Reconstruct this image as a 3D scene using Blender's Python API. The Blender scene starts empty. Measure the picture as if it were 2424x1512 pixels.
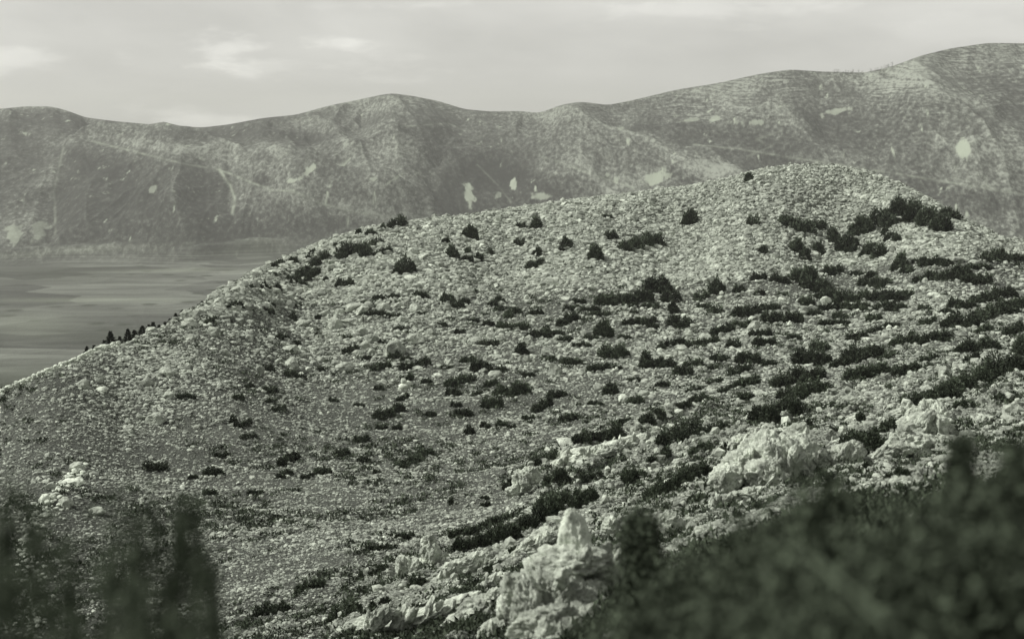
import bpy, math, random
import numpy as np
from mathutils import Vector
random.seed(7)
RNG = np.random.default_rng(11)
sc = bpy.context.scene
COL = sc.collection

# ------------------------------------------------------------------ camera
F = 3330.0; CX = 1212.0; CY = 756.0; HOR = 300.0     # design units: photo read at 2424 x 1512
PITCH = math.atan((CY - HOR) / F)
cam_d = bpy.data.cameras.new('camera'); cam = bpy.data.objects.new('camera', cam_d); COL.objects.link(cam)
cam_d.sensor_width = 36; cam_d.lens = 36 * F / 2424
cam.location = (0, 0, 0); cam.rotation_euler = (math.radians(90) - PITCH, 0, 0)
cam_d.clip_start = 0.1; cam_d.clip_end = 30000
cam_d.dof.use_dof = True; cam_d.dof.focus_distance = 110; cam_d.dof.aperture_fstop = 2.0
sc.camera = cam

# ------------------------------------------------------------------ light
SUN_EL = math.radians(44); SUN_AZ = math.radians(-90)        # azimuth from +Y, clockwise: light comes from the left
sd = bpy.data.lights.new('sun', 'SUN'); so = bpy.data.objects.new('sun', sd); COL.objects.link(so)
sd.energy = 4.4; sd.angle = math.radians(0.6); sd.color = (1.0, 0.985, 0.93)
sdir = Vector((math.sin(SUN_AZ) * math.cos(SUN_EL), math.cos(SUN_AZ) * math.cos(SUN_EL), math.sin(SUN_EL)))
so.rotation_euler = sdir.to_track_quat('Z', 'Y').to_euler()
so.location = sdir * 400
sc.view_settings.view_transform = 'Standard'; sc.view_settings.look = 'None'
sc.view_settings.exposure = 0.12; sc.view_settings.gamma = 1.0

def N(nt, typ, **kw):
    n = nt.nodes.new(typ)
    for k, v in kw.items():
        if k in n.inputs: n.inputs[k].default_value = v
        else: setattr(n, k, v)
    return n
def L(nt, a, b): nt.links.new(a, b)
def mathn(nt, op, a, b=None, c=None, clamp=False):
    n = nt.nodes.new('ShaderNodeMath'); n.operation = op; n.use_clamp = clamp
    for i, v in enumerate((a, b, c)):
        if v is None: continue
        if isinstance(v, (int, float)): n.inputs[i].default_value = v
        else: nt.links.new(v, n.inputs[i])
    return n.outputs[0]
def ramp(nt, fac, stops, interp='LINEAR'):
    n = nt.nodes.new('ShaderNodeValToRGB'); n.color_ramp.interpolation = interp
    el = n.color_ramp.elements
    while len(el) < len(stops): el.new(0.5)
    for e, (p, c) in zip(el, stops):
        e.position = p; e.color = (c[0], c[1], c[2], 1) if isinstance(c, (tuple, list)) else (c, c, c, 1)
    nt.links.new(fac, n.inputs[0]); return n.outputs[0]
def mixc(nt, fac, a, b, mode='MIX'):
    n = nt.nodes.new('ShaderNodeMix'); n.data_type = 'RGBA'; n.blend_type = mode
    for sk, v in ((n.inputs[0], fac), (n.inputs[6], a), (n.inputs[7], b)):
        if isinstance(v, (int, float)): sk.default_value = v
        elif isinstance(v, (tuple, list)): sk.default_value = (v[0], v[1], v[2], 1)
        else: nt.links.new(v, sk)
    return n.outputs[2]

def pix_dir(px, py):
    a = (np.asarray(px, float) - CX) / F; b = (CY - np.asarray(py, float)) / F
    cp, sp = math.cos(PITCH), math.sin(PITCH)
    x = a; y = cp + b * sp; z = -sp + b * cp
    return x, y, z
def pix_am(px, py):
    """azimuth and slope z/r of the ray through a point of the photograph"""
    x, y, z = pix_dir(px, py); return np.arctan2(x, y), z / np.hypot(x, y)
def to_pix(x, y, z):
    cp, sp = math.cos(PITCH), math.sin(PITCH)
    d = y * cp - z * sp; u = y * sp + z * cp
    return CX + F * x / d, CY - F * u / d

# world: Nishita sky turned to the tone of the print, with broken cloud
w = bpy.data.worlds.new('World'); sc.world = w; w.use_nodes = True
nt = w.node_tree; nt.nodes.clear()
sky = N(nt, 'ShaderNodeTexSky', sky_type='NISHITA'); sky.sun_disc = False
sky.sun_elevation = SUN_EL; sky.sun_rotation = SUN_AZ; sky.air_density = 1.0; sky.dust_density = 2.0
bw = N(nt, 'ShaderNodeRGBToBW'); L(nt, sky.outputs[0], bw.inputs[0])
tc = N(nt, 'ShaderNodeTexCoord')
mp = N(nt, 'ShaderNodeMapping'); mp.inputs['Scale'].default_value = (1.0, 1.0, 3.4); L(nt, tc.outputs['Generated'], mp.inputs[0])
n1 = N(nt, 'ShaderNodeTexNoise', Scale=4.2, Detail=7.0, Roughness=0.52, Distortion=0.35); L(nt, mp.outputs[0], n1.inputs['Vector'])
n2 = N(nt, 'ShaderNodeTexNoise', Scale=1.6, Detail=3.0, Roughness=0.5); L(nt, mp.outputs[0], n2.inputs['Vector'])
wob = N(nt, 'ShaderNodeTexNoise', Scale=13.0, Detail=7.0, Roughness=0.62); L(nt, mp.outputs[0], wob.inputs['Vector'])
cl = ramp(nt, n1.outputs[0], [(0.40, 0.0), (0.68, 1.0)])
tot = mathn(nt, 'MULTIPLY', cl, 0.24)
tot = mathn(nt, 'ADD', tot, mathn(nt, 'MULTIPLY', n2.outputs[0], 0.22))
def cloud(px, py, rx, rz, amp):
    global tot
    x, y, z = pix_dir(px, py); v = Vector((x, y, z)).normalized()
    sub = N(nt, 'ShaderNodeVectorMath', operation='SUBTRACT'); L(nt, tc.outputs['Generated'], sub.inputs[0]); sub.inputs[1].default_value = v
    ml = N(nt, 'ShaderNodeVectorMath', operation='MULTIPLY'); L(nt, sub.outputs[0], ml.inputs[0]); ml.inputs[1].default_value = (1 / rx, 1 / rx, 1 / rz)
    ln = N(nt, 'ShaderNodeVectorMath', operation='LENGTH'); L(nt, ml.outputs[0], ln.inputs[0])
    d = mathn(nt, 'ADD', ln.outputs['Value'], mathn(nt, 'MULTIPLY_ADD', wob.outputs[0], 4.4, -2.2))
    f = ramp(nt, d, [(0.05, 1.0), (1.0, 0.0)], 'EASE')
    tot = mathn(nt, 'ADD', tot, mathn(nt, 'MULTIPLY', f, amp * 1.35))
for c in [(545, 118, .035, .013, .22), (640, 150, .04, .01, .10), (815, 112, .035, .008, .22), (880, 165, .04, .012, .14), (60, 140, .04, .01, .16), (285, 128, .012, .008, .10),
          (380, 268, .055, .010, .22), (520, 285, .05, .008, .16), (1010, 12, .05, .006, .10), (1740, 20, .10, .014, .13), (2300, 60, .1, .012, .05)]:
    cloud(*c)
val = mathn(nt, 'ADD', tot, 0.74)
# clouds are laid over the sky's own brightness, flattened as an overcast veil flattens it
base = mathn(nt, 'POWER', bw.outputs[0], 0.25)
val = mathn(nt, 'MULTIPLY', val, base)
comb = mixc(nt, 1.0, (1.0, 0.995, 0.94), val, 'MULTIPLY')
bg = N(nt, 'ShaderNodeBackground', Strength=0.15); L(nt, comb, bg.inputs[0])
mul = nt.nodes.new('ShaderNodeVectorMath'); mul.operation = 'SCALE'; L(nt, comb, mul.inputs[0]); mul.inputs['Scale'].default_value = 3.0
L(nt, mul.outputs[0], bg.inputs[0])
ow = N(nt, 'ShaderNodeOutputWorld'); L(nt, bg.outputs[0], ow.inputs[0])

# ------------------------------------------------------------------ noise (numpy)
def _h(ix, iy, iz, s):
    h = (ix * 374761393 + iy * 668265263 + iz * 2147483647 + s * 1274126177) & 0xFFFFFFFF
    h = ((h ^ (h >> 13)) * 1274126177) & 0xFFFFFFFF
    h = (h ^ (h >> 16)); h = (h * 2246822519) & 0xFFFFFFFF; h = h ^ (h >> 15)
    return (h & 0xFFFFFF) / float(0xFFFFFF)
def vnoise(x, y, z=None, s=0):
    x = np.asarray(x, float); y = np.asarray(y, float)
    x0 = np.floor(x).astype(np.int64); y0 = np.floor(y).astype(np.int64)
    fx = x - x0; fy = y - y0; ux = fx * fx * fx * (fx * (fx * 6 - 15) + 10); uy = fy * fy * fy * (fy * (fy * 6 - 15) + 10)
    if z is None:
        a = _h(x0, y0, 0, s); b = _h(x0 + 1, y0, 0, s); c = _h(x0, y0 + 1, 0, s); d = _h(x0 + 1, y0 + 1, 0, s)
        return (a + (b - a) * ux + (c - a) * uy + (a - b - c + d) * ux * uy) * 2 - 1
    z = np.asarray(z, float); z0 = np.floor(z).astype(np.int64); fz = z - z0; uz = fz * fz * fz * (fz * (fz * 6 - 15) + 10)
    r = []
    for k in (0, 1):
        a = _h(x0, y0, z0 + k, s); b = _h(x0 + 1, y0, z0 + k, s); c = _h(x0, y0 + 1, z0 + k, s); d = _h(x0 + 1, y0 + 1, z0 + k, s)
        r.append(a + (b - a) * ux + (c - a) * uy + (a - b - c + d) * ux * uy)
    return (r[0] + (r[1] - r[0]) * uz) * 2 - 1
def fbm(x, y, z=None, oct=4, s=0, gain=0.5, lac=2.03, ridged=False):
    t = 0; a = 1.0; n = 0; f = 1.0
    for o in range(oct):
        v = vnoise(x * f + 17.3 * o, y * f - 9.1 * o, None if z is None else z * f + 5.7 * o, s + o * 13)
        if ridged: v = 1 - 2 * np.abs(v)
        t = t + a * v; n += a; a *= gain; f *= lac
    return t / n
def sstep(a, b, x):
    t = np.clip((x - a) / (b - a), 0, 1); return t * t * (3 - 2 * t)
def gauss(px, py, cx, cy, rx, ry, tilt=0):
    c, s = math.cos(math.radians(tilt)), math.sin(math.radians(tilt))
    dx = px - cx; dy = -(py - cy)
    u = (dx * c + dy * s) / rx; v = (-dx * s + dy * c) / ry
    return np.exp(-(u * u + v * v))
def polydist(px, py, pts):
    best = np.full(np.shape(px), 1e9); side = np.zeros(np.shape(px))
    for (x0, y0), (x1, y1) in zip(pts[:-1], pts[1:]):
        dx, dy = x1 - x0, y1 - y0; t = np.clip(((px - x0) * dx + (py - y0) * dy) / (dx * dx + dy * dy), 0, 1)
        ex = px - (x0 + t * dx); ey = py - (y0 + t * dy); d = np.hypot(ex, ey)
        m = d < best; best = np.where(m, d, best); side = np.where(m, np.sign(dx * (py - y0) - dy * (px - x0)), side)
    return best, side
def inpoly(px, py, pts, soft=12.0):
    ins = np.zeros(np.shape(px), bool); n = len(pts)
    for i in range(n):
        x0, y0 = pts[i]; x1, y1 = pts[(i + 1) % n]
        if y0 == y1: continue
        ins ^= ((y0 > py) != (y1 > py)) & (px < (x1 - x0) * (py - y0) / (y1 - y0) + x0)
    d, _ = polydist(px, py, list(pts) + [pts[0]])
    return sstep(-soft, soft, np.where(ins, d, -d))

# ------------------------------------------------------------------ mesh helpers
def make_mesh(name, V, Fc, attrs=None, smooth=False, mat=None, k=None):
    V = np.ascontiguousarray(V, np.float32); Fc = np.ascontiguousarray(Fc, np.int32)
    k = Fc.shape[1]
    me = bpy.data.meshes.new(name)
    me.vertices.add(len(V)); me.vertices.foreach_set('co', V.ravel())
    me.loops.add(Fc.size); me.loops.foreach_set('vertex_index', Fc.ravel())
    me.polygons.add(len(Fc)); me.polygons.foreach_set('loop_start', np.arange(0, Fc.size, k, dtype=np.int32))
    try: me.polygons.foreach_set('loop_total', np.full(len(Fc), k, np.int32))
    except Exception: pass
    me.update(calc_edges=True)
    me.polygons.foreach_set('use_smooth', np.full(len(Fc), smooth, bool))
    for a, v in (attrs or {}).items():
        at = me.attributes.new(a, 'FLOAT', 'POINT'); at.data.foreach_set('value', np.ascontiguousarray(v, np.float32))
    if mat: me.materials.append(mat)
    return me
def link(name, me, parent=None, loc=None, **props):
    o = bpy.data.objects.new(name, me); COL.objects.link(o)
    if parent is not None: o.parent = parent
    if loc is not None: o.location = loc
    for k2, v in props.items(): o[k2] = v
    return o
_ico = {}
def ico(n):
    if n not in _ico:
        import bmesh
        bm = bmesh.new(); bmesh.ops.create_icosphere(bm, subdivisions=n, radius=1)
        bm.verts.ensure_lookup_table()
        V = np.array([v.co[:] for v in bm.verts]); Fc = np.array([[v.index for v in f.verts] for f in bm.faces]); bm.free()
        V /= np.linalg.norm(V, axis=1)[:, None]
        _ico[n] = (V, Fc)
    return _ico[n]

# ------------------------------------------------------------------ materials
def new_mat(name):
    m = bpy.data.materials.new(name); m.use_nodes = True; t = m.node_tree; t.nodes.clear()
    o = t.nodes.new('ShaderNodeOutputMaterial'); b = t.nodes.new('ShaderNodeBsdfPrincipled')
    b.inputs['Roughness'].default_value = 0.95
    b.inputs['Specular IOR Level'].default_value = 0.12
    t.links.new(b.outputs[0], o.inputs[0]); return m, t, b
TINT = (0.955, 1.03, 0.885); DTINT = (0.85, 1.06, 0.72)
def tint(t, col, tt=TINT): return mixc(t, 1.0, col, tt, 'MULTIPLY')

def attr(t, n):
    a = t.nodes.new('ShaderNodeAttribute'); a.attribute_name = n; return a.outputs['Fac']

def m_ground():
    m, t, b = new_mat('ground_stony')
    g = N(t, 'ShaderNodeNewGeometry'); P = g.outputs['Position']
    gr = attr(t, 'grass'); rk = attr(t, 'rock')
    na = N(t, 'ShaderNodeTexNoise', Scale=0.35, Detail=6.0, Roughness=0.6); L(t, P, na.inputs['Vector'])
    nb = N(t, 'ShaderNodeTexNoise', Scale=2.6, Detail=6.0, Roughness=0.7); L(t, P, nb.inputs['Vector'])
    nc = N(t, 'ShaderNodeTexNoise', Scale=11.0, Detail=4.0, Roughness=0.7); L(t, P, nc.inputs['Vector'])
    vo = N(t, 'ShaderNodeTexVoronoi', Scale=5.0); L(t, P, vo.inputs['Vector'])
    soil = ramp(t, nb.outputs[0], [(0.30, 0.045), (0.55, 0.085), (0.75, 0.14)])
    grass = ramp(t, nc.outputs[0], [(0.30, 0.03), (0.52, 0.075), (0.58, 0.17), (0.66, 0.34)])
    peb = ramp(t, nb.outputs[0], [(0.42, 0.10), (0.54, 0.20), (0.68, 0.36)])
    lime = ramp(t, nc.outputs[0], [(0.34, 0.07), (0.43, 0.26), (0.56, 0.44), (0.8, 0.56)])
    lm2 = ramp(t, na.outputs[0], [(0.3, 0.75), (0.7, 1.1)])
    lime = mixc(t, 1.0, lime, lm2, 'MULTIPLY')
    c = mixc(t, ramp(t, nc.outputs[0], [(0.46, 0.0), (0.60, 1.0)]), soil, peb)
    c = mixc(t, gr, c, grass)
    c = mixc(t, rk, c, lime)
    c = tint(t, c)
    L(t, c, b.inputs['Base Color'])
    h = mathn(t, 'ADD', nb.outputs[0], mathn(t, 'MULTIPLY', nc.outputs[0], 0.35))
    bp = N(t, 'ShaderNodeBump', Strength=1.0, Distance=0.5); L(t, h, bp.inputs['Height']); L(t, bp.outputs[0], b.inputs['Normal'])
    return m
def m_stone(name, lo, hi, scale, bump=0.25, strata=False):
    m, t, b = new_mat(name)
    g = N(t, 'ShaderNodeNewGeometry'); P = g.outputs['Position']
    na = N(t, 'ShaderNodeTexNoise', Scale=scale, Detail=8.0, Roughness=0.68); L(t, P, na.inputs['Vector'])
    nb = N(t, 'ShaderNodeTexNoise', Scale=scale * 5, Detail=6.0, Roughness=0.7); L(t, P, nb.inputs['Vector'])
    c = ramp(t, na.outputs[0], [(0.28, lo * 0.6), (0.42, lo), (0.62, hi), (0.85, min(hi * 1.2, 0.7))])
    p = ramp(t, nb.outputs[0], [(0.33, 0.45), (0.47, 1.0), (0.7, 1.08)])
    c = mixc(t, 1.0, c, p, 'MULTIPLY')
    c = mixc(t, 1.0, c, attr(t, 'tone'), 'MULTIPLY')
    L(t, tint(t, c), b.inputs['Base Color'])
    h = mathn(t, 'ADD', na.outputs[0], mathn(t, 'MULTIPLY', nb.outputs[0], 0.35))
    bp = N(t, 'ShaderNodeBump', Strength=0.8, Distance=bump); L(t, h, bp.inputs['Height']); L(t, bp.outputs[0], b.inputs['Normal'])
    return m
def m_leaf(name, lo, hi):
    m, t, b = new_mat(name)
    c = ramp(t, attr(t, 'tone'), [(0.0, lo), (1.0, hi)])
    L(t, tint(t, c, DTINT), b.inputs['Base Color']); b.inputs['Roughness'].default_value = 0.8
    return m
M_GROUND = m_ground()
M_STONE = m_stone('loose_limestone', 0.25, 0.54, 1.4)
M_BOULD = m_stone('weathered_limestone', 0.26, 0.46, 0.9, 0.3)
M_KARST = m_stone('karst_limestone', 0.36, 0.68, 2.6, 0.25)
M_PALE = m_stone('bleached_limestone', 0.46, 0.68, 1.6, 0.08)
M_BUSH = m_leaf('juniper_foliage', 0.014, 0.085)
M_BUSH2 = m_leaf('greyish_foliage', 0.04, 0.12)
M_BUSH3 = m_leaf('olive_foliage', 0.028, 0.115)
M_NEAR = m_leaf('near_foliage', 0.018, 0.105)
M_WOOD = m_leaf('bark', 0.05, 0.12)
M_CONE = m_leaf('conifer_needles', 0.012, 0.04)

# ------------------------------------------------------------------ near hill
CREST = [(0,932,110),(50,910,113),(100,888,118),(190,852,124),(230,832,127),(285,818,132),(340,795,140),(400,768,150),(450,735,162),(500,705,175),(560,668,190),(600,645,200),(650,624,210),(700,602,220),(750,580,228),(800,562,235),(870,542,243),(950,527,250),(1100,512,258),(1250,490,262),(1400,470,268),(1560,450,272),(1650,440,275),(1750,417,278),(1800,403,279),(1850,395,280),(1950,390,280),(2000,396,279),(2050,406,278),(2130,437,272),(2200,472,265),(2260,507,258),(2320,540,250),(2380,567,242),(2424,572,240)]
ca, cm = pix_am([c[0] for c in CREST], [c[1] for c in CREST]); cD = np.array([c[2] for c in CREST], float)
INNER = [(0,1000,98),(0,1100,84),(0,1250,66),(0,1512,46),(300,900,112),(300,1000,98),(300,1200,72),(300,1512,42),
 (700,660,200),(700,750,175),(700,900,130),(700,1100,88),(700,1300,56),(700,1512,34),
 (1200,560,235),(1200,650,205),(1200,750,168),(1200,900,126),(1200,1100,84),(1200,1250,54),(1200,1350,36),(1200,1512,22),
 (1600,520,252),(1600,640,210),(1600,750,170),(1600,900,118),(1600,1000,88),(1600,1100,62),(1600,1200,38),(1600,1350,20),(1600,1512,11),
 (2000,500,258),(2000,600,225),(2000,680,200),(2000,760,165),(2000,850,125),(2000,950,86),(2000,1050,56),(2000,1150,32),(2000,1300,12),(2000,1512,6),
 (2424,620,225),(2424,700,180),(2424,800,130),(2424,880,95),(2424,980,58),(2424,1100,28),(2424,1250,10),(2424,1512,5)]
pa, pm = pix_am([c[0] for c in INNER], [c[1] for c in INNER]); pD = np.array([c[2] for c in INNER], float)
cu = list(ca[::2]) + list(pa); cv = list(np.log(cD[::2])) + list(np.log(pD)); cz = list(cm[::2]) + list(pm)
for a, mm, D in zip(ca[::4], cm[::4], cD[::4]):
    for k, dz in ((1.12, 7), (1.35, 28), (1.9, 85), (2.6, 145)):
        cu.append(a); cv.append(math.log(D * k)); cz.append((mm * D - dz) / (D * k))
for a in (-0.36, -0.15, 0.1, 0.36):
    for r, z in ((0.6, -1.55), (1.2, -1.65), (3.0, -1.9 - 0.5 * (0.36 - a))):
        cu.append(a); cv.append(math.log(r)); cz.append(z / r)
cu = np.array(cu) * 5.0; cv = np.array(cv); cz = np.array(cz)
def tker(d2): return np.where(d2 > 1e-12, 0.5 * d2 * np.log(np.maximum(d2, 1e-12)), 0)
n = len(cu); A = np.zeros((n + 3, n + 3))
A[:n, :n] = tker((cu[:, None] - cu) ** 2 + (cv[:, None] - cv) ** 2) + np.eye(n) * 0.004
A[:n, n] = 1; A[:n, n + 1] = cu; A[:n, n + 2] = cv; A[n:, :n] = A[:n, n:].T
W = np.linalg.solve(A, np.concatenate([cz, np.zeros(3)]))
def tps(a, lr):
    a = np.clip(a, -0.44, 0.44) * 5.0; out = np.empty(a.shape)
    af = a.ravel(); lf = lr.ravel(); of = out.ravel()
    for i in range(0, len(af), 60000):
        u = af[i:i + 60000]; v = lf[i:i + 60000]
        of[i:i + 60000] = tker((u[:, None] - cu) ** 2 + (v[:, None] - cv) ** 2) @ W[:n] + W[n] + W[n + 1] * u + W[n + 2] * v
    return of.reshape(a.shape)
AZ = np.concatenate([np.linspace(-1.1, -0.40, 60)[:-1], np.linspace(-0.40, 0.40, 1150), np.linspace(0.40, 1.1, 60)[1:]])
LR = np.concatenate([np.linspace(math.log(0.5), math.log(8), 170)[:-1], np.linspace(math.log(8), math.log(300), 1050), np.linspace(math.log(300), math.log(760), 80)[1:]])
AA, RR = np.meshgrid(AZ, LR, indexing='ij'); R_ = np.exp(RR)
X = np.sin(AA) * R_; Y = np.cos(AA) * R_
Mg = tps(AA, RR)
ZB = Mg * R_
PX, PY = to_pix(X, Y, ZB)          # where the smooth ground lies in the view: only used to read the design off the photograph
ROCKPOLY = [(780,1540),(830,1410),(950,1320),(1080,1290),(1230,1240),(1190,1130),(1300,1070),(1420,1020),(1560,975),(1740,950),(1900,930),(2080,900),(2440,850),(2700,850),(2700,1600),(780,1600)]
rockm = inpoly(PX, PY, ROCKPOLY, 25) * (PY > 600)
rockm = np.where(R_ > 200, 0, rockm)
# strike runs down to the left and towards the camera
sx, sy = 0.40, 0.917
U = X * sx + Y * sy; Vv = X * sy - Y * sx
rid = fbm(U / 9.0, Vv / 1.7, oct=6, s=3, ridged=True, gain=0.55)
rid2 = fbm(U / 2.2, Vv / 0.8, oct=4, s=31, ridged=True)
fade = sstep(3, 18, R_)
Z = ZB + rockm * fade * (rid * 0.55 * (0.35 + R_ / 90) + rid2 * 0.20 + fbm(U / 0.7, Vv / 0.35, oct=3, s=37, ridged=True) * 0.07)
Z += (fbm(X / 9, Y / 9, oct=4, s=5) * 0.45 + fbm(X / 1.6, Y / 1.6, oct=3, s=9) * 0.13) * sstep(5, 40, R_)
Z += fbm(X / 0.5, Y / 0.5, oct=3, s=19) * 0.05
# make the skyline of the hill run where it does
for it in range(5):
    E = Z / R_
    em = np.where((R_ > 60) & (R_ < 420), E, -9).max(axis=1); rc = np.interp(AZ, ca, cD)
    want = np.interp(AZ, ca, cm, left=cm[0] - 0.03, right=cm[-1])
    dz = (want - em) * rc; kk = np.hanning(15 if it < 3 else 7); dz = np.convolve(np.pad(dz, len(kk) // 2, mode='edge'), kk / kk.sum(), 'valid')
    Z += dz[:, None] * np.exp(-((RR - np.log(rc)[:, None]) / np.where(RR < np.log(rc)[:, None], 0.13, 0.22)) ** 2)
def shrink(a): return a
# grass: herb and soil between the stones
nse = fbm(U / 14, Vv / 7, oct=4, s=41)
grass = np.clip(0.40 + nse * 0.6, 0, 1)
scree = np.zeros_like(Z)
SCREE = [(440,760),(560,680),(800,560),(950,520),(1250,480),(1560,440),(1800,390),(1950,375),(2060,395),(2200,460),(2424,560),(2500,600),(2100,622),(1950,640),(1800,660),(1560,672),(1300,690),(1150,695),(900,705),(720,720),(560,745)]
scree = inpoly(PX, PY, SCREE, 14) * (R_ < 330)
scree = np.where(R_ > 330, 0.6, scree)
grass *= (1 - 0.85 * scree)
for g in [(1930,770,150,22,5),(1720,868,60,12,8),(2330,690,120,14,3),(1520,880,90,16,5),(1850,800,70,14,10),(2000,740,60,10,0),(1470,760,60,8,0),(980,1000,260,60,0),(500,1120,240,90,0),(250,860,160,26,22),(760,1250,220,60,0)]:
    grass = np.clip(grass + gauss(PX, PY, *g) * (0.75 if g[2] < 200 else 0.35), 0, 1)
hollow = sstep(0.02, -0.35, rid)
rocka = rockm * (1 - 0.9 * hollow) + 0.25 * scree + np.clip(nse * 0.25, 0, 0.2)
rocka = np.clip(rocka * sstep(2.5, 9, R_), 0, 1)
grass = np.clip(np.maximum(grass * (1 - rockm * 0.6), rockm * hollow * 0.9), 0, 1)
nA, nR = Z.shape
idx = np.arange(nA * nR).reshape(nA, nR)
quads = np.stack([idx[:-1, :-1], idx[1:, :-1], idx[1:, 1:], idx[:-1, 1:]], -1).reshape(-1, 4)
# quads wound so normals point up
me = make_mesh('hillside', np.stack([X, Y, Z], -1).reshape(-1, 3), quads[:, ::1], {'grass': grass.ravel(), 'rock': rocka.ravel()}, True, M_GROUND)
link('hillside', me, kind='structure')

LRm = LR
def zat(az, r):
    fa = np.interp(az, AZ, np.arange(nA)); fr = np.interp(np.log(r), LRm, np.arange(nR))
    a0 = np.clip(fa.astype(int), 0, nA - 2); r0 = np.clip(fr.astype(int), 0, nR - 2); ta = fa - a0; tr = fr - r0
    return (Z[a0, r0] * (1 - ta) + Z[a0 + 1, r0] * ta) * (1 - tr) + (Z[a0, r0 + 1] * (1 - ta) + Z[a0 + 1, r0 + 1] * ta) * tr
def hgt(x, y):
    x = np.atleast_1d(np.asarray(x, float)); y = np.atleast_1d(np.asarray(y, float))
    return zat(np.arctan2(x, y), np.maximum(np.hypot(x, y), 0.5))
def bil(G, x, y):
    x = np.atleast_1d(x); y = np.atleast_1d(y)
    a0 = np.clip(np.round(np.interp(np.arctan2(x, y), AZ, np.arange(nA))).astype(int), 0, nA - 1)
    r0 = np.clip(np.round(np.interp(np.log(np.hypot(x, y)), LRm, np.arange(nR))).astype(int), 0, nR - 1)
    return G[a0, r0]
ELEV = Z / R_
def cast(px, py, rmin=3.0):
    """first ground point on the ray through (px, py); nearest crest point when it passes over"""
    a, m = pix_am(px, py); a = float(a); m = float(m)
    ia = int(np.clip(round(np.interp(a, AZ, np.arange(nA))), 0, nA - 1))
    e = ELEV[ia]; ok = (R_[ia] > rmin) & (e >= m) & (R_[ia] < 420)
    if ok.any(): r = R_[ia][np.argmax(ok)]
    else: r = R_[ia][np.argmax(np.where((R_[ia] > 60) & (R_[ia] < 420), e, -9))]
    x, y = math.sin(a) * r, math.cos(a) * r
    return np.array([x, y, float(hgt(x, y)[0])])

# ------------------------------------------------------------------ valley floor and mountains (one far sheet)
SKY = [(-300,262),(-100,262),(0,258),(60,252),(120,252),(160,262),(200,278),(270,287),(360,295),(420,299),(480,302),(540,295),(620,280),(700,272),(780,250),(850,236),(900,225),(930,221),(980,228),(1040,240),(1100,259),(1160,264),(1230,263),(1275,268),(1330,248),(1375,241),(1440,249),(1500,237),(1600,213),(1700,197),(1800,175),(1870,165),(1950,170),(2050,172),(2110,158),(2180,132),(2250,115),(2340,102),(2424,103),(2600,112),(2900,140)]
sa, sm = pix_am([c[0] for c in SKY], [c[1] for c in SKY])
FA = np.concatenate([np.linspace(-1.3, -0.40, 50)[:-1], np.linspace(-0.40, 0.40, 1250), np.linspace(0.40, 1.3, 50)[1:]])
FR = np.concatenate([np.linspace(200, 1450, 110)[:-1], np.linspace(1450, 2350, 620), np.linspace(2350, 7000, 40)[1:]])
FAA, FRR = np.meshgrid(FA, FR, indexing='ij')
ZP = -150.0
Rft = 1620 + 60 * fbm(FA * 9, FA * 0, oct=2, s=201)
Rsk = 2150 + 90 * fbm(FA * 7, FA * 0, oct=2, s=202)
Zs = np.interp(FA, sa, sm) * Rsk
t = (FRR - Rft[:, None]) / (Rsk - Rft)[:, None]
tt = np.clip(t, 0, 1)
prof = (0.62 * tt ** 0.95 + 0.38 * np.sin(tt * math.pi / 2) ** 1.3) * sstep(-0.02, 0.12, tt)
Zf = ZP + (Zs[:, None] - ZP) * prof
Zf = np.where(t > 1, Zs[:, None] - (FRR - Rsk[:, None]) * 0.2, Zf)
FX = np.sin(FAA) * FRR; FY = np.cos(FAA) * FRR
QX, QY = to_pix(FX, FY, Zf)
rel = sstep(0.0, 0.18, t)
wx = fbm(FX / 500, FY / 500, oct=3, s=71) * 160; wy = fbm(FX / 500, FY / 500, oct=3, s=72) * 160
UA = FAA * 1900 + wx * .6; VA = FRR + wy * .6
r1 = fbm(UA / 330 + .3 * VA / 560, VA / 700, oct=3, s=61, ridged=True, gain=0.38)
r2 = fbm((UA + VA * .35) / 120, VA / 330, oct=3, s=66, ridged=True, gain=.42)
r3 = fbm((UA - VA * .3) / 42, VA / 120, oct=2, s=69, ridged=True, gain=.4)
Zf = Zf + rel * (r1 * 40 + r2 * 15 + r3 * 3.5)
Zf += rel * fbm(FX / 14, FY / 20, oct=2, s=68) * 0.8
# spurs: nearer side stands forward of the hollow behind it
SPURS = [([(150,350),(220,333),(330,372),(430,388),(520,402),(640,452),(800,490),(960,520)], 26, 110, 14),
         ([(1270,368),(1330,385),(1400,412),(1500,445),(1600,470)], 16, 70, 10),
         ([(1640,342),(1750,355),(1900,378),(2050,400),(2200,425),(2424,462)], 14, 60, 12),
         ([(960,400),(1060,385),(1200,395),(1300,430),(1380,470)], 12, 70, 12),
         ([(700,500),(790,440),(860,400),(960,370)], 14, 60, 14),
         ([(560,300),(700,290),(800,292)], 8, 30, 10), ([(1480,320),(1600,300),(1800,290),(1920,265)], 8, 30, 10)]
def smooth_line(px, pts):
    xs = [p[0] for p in pts]; ys = [p[1] for p in pts]
    return sum(np.interp(px + o, xs, ys) for o in (-24, -12, 0, 12, 24)) / 5
for pts, H, wn, wf in SPURS:
    xa, xb = min(p[0] for p in pts), max(p[0] for p in pts)
    sd_ = QY - smooth_line(QX, sorted(pts)) + fbm(FX / 90, FY / 90, oct=2, s=91) * 6
    win = sstep(xa - 60, xa + 60, QX) * sstep(xb + 60, xb - 60, QX)
    Zf += rel * win * H * 0.95 * np.where(sd_ > 0, np.exp(-np.abs(sd_ / wn) ** 1.1), np.exp(-(sd_ / wf) ** 2))
gn = fbm(FX / 60, FY / 120, oct=2, s=207)
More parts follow.
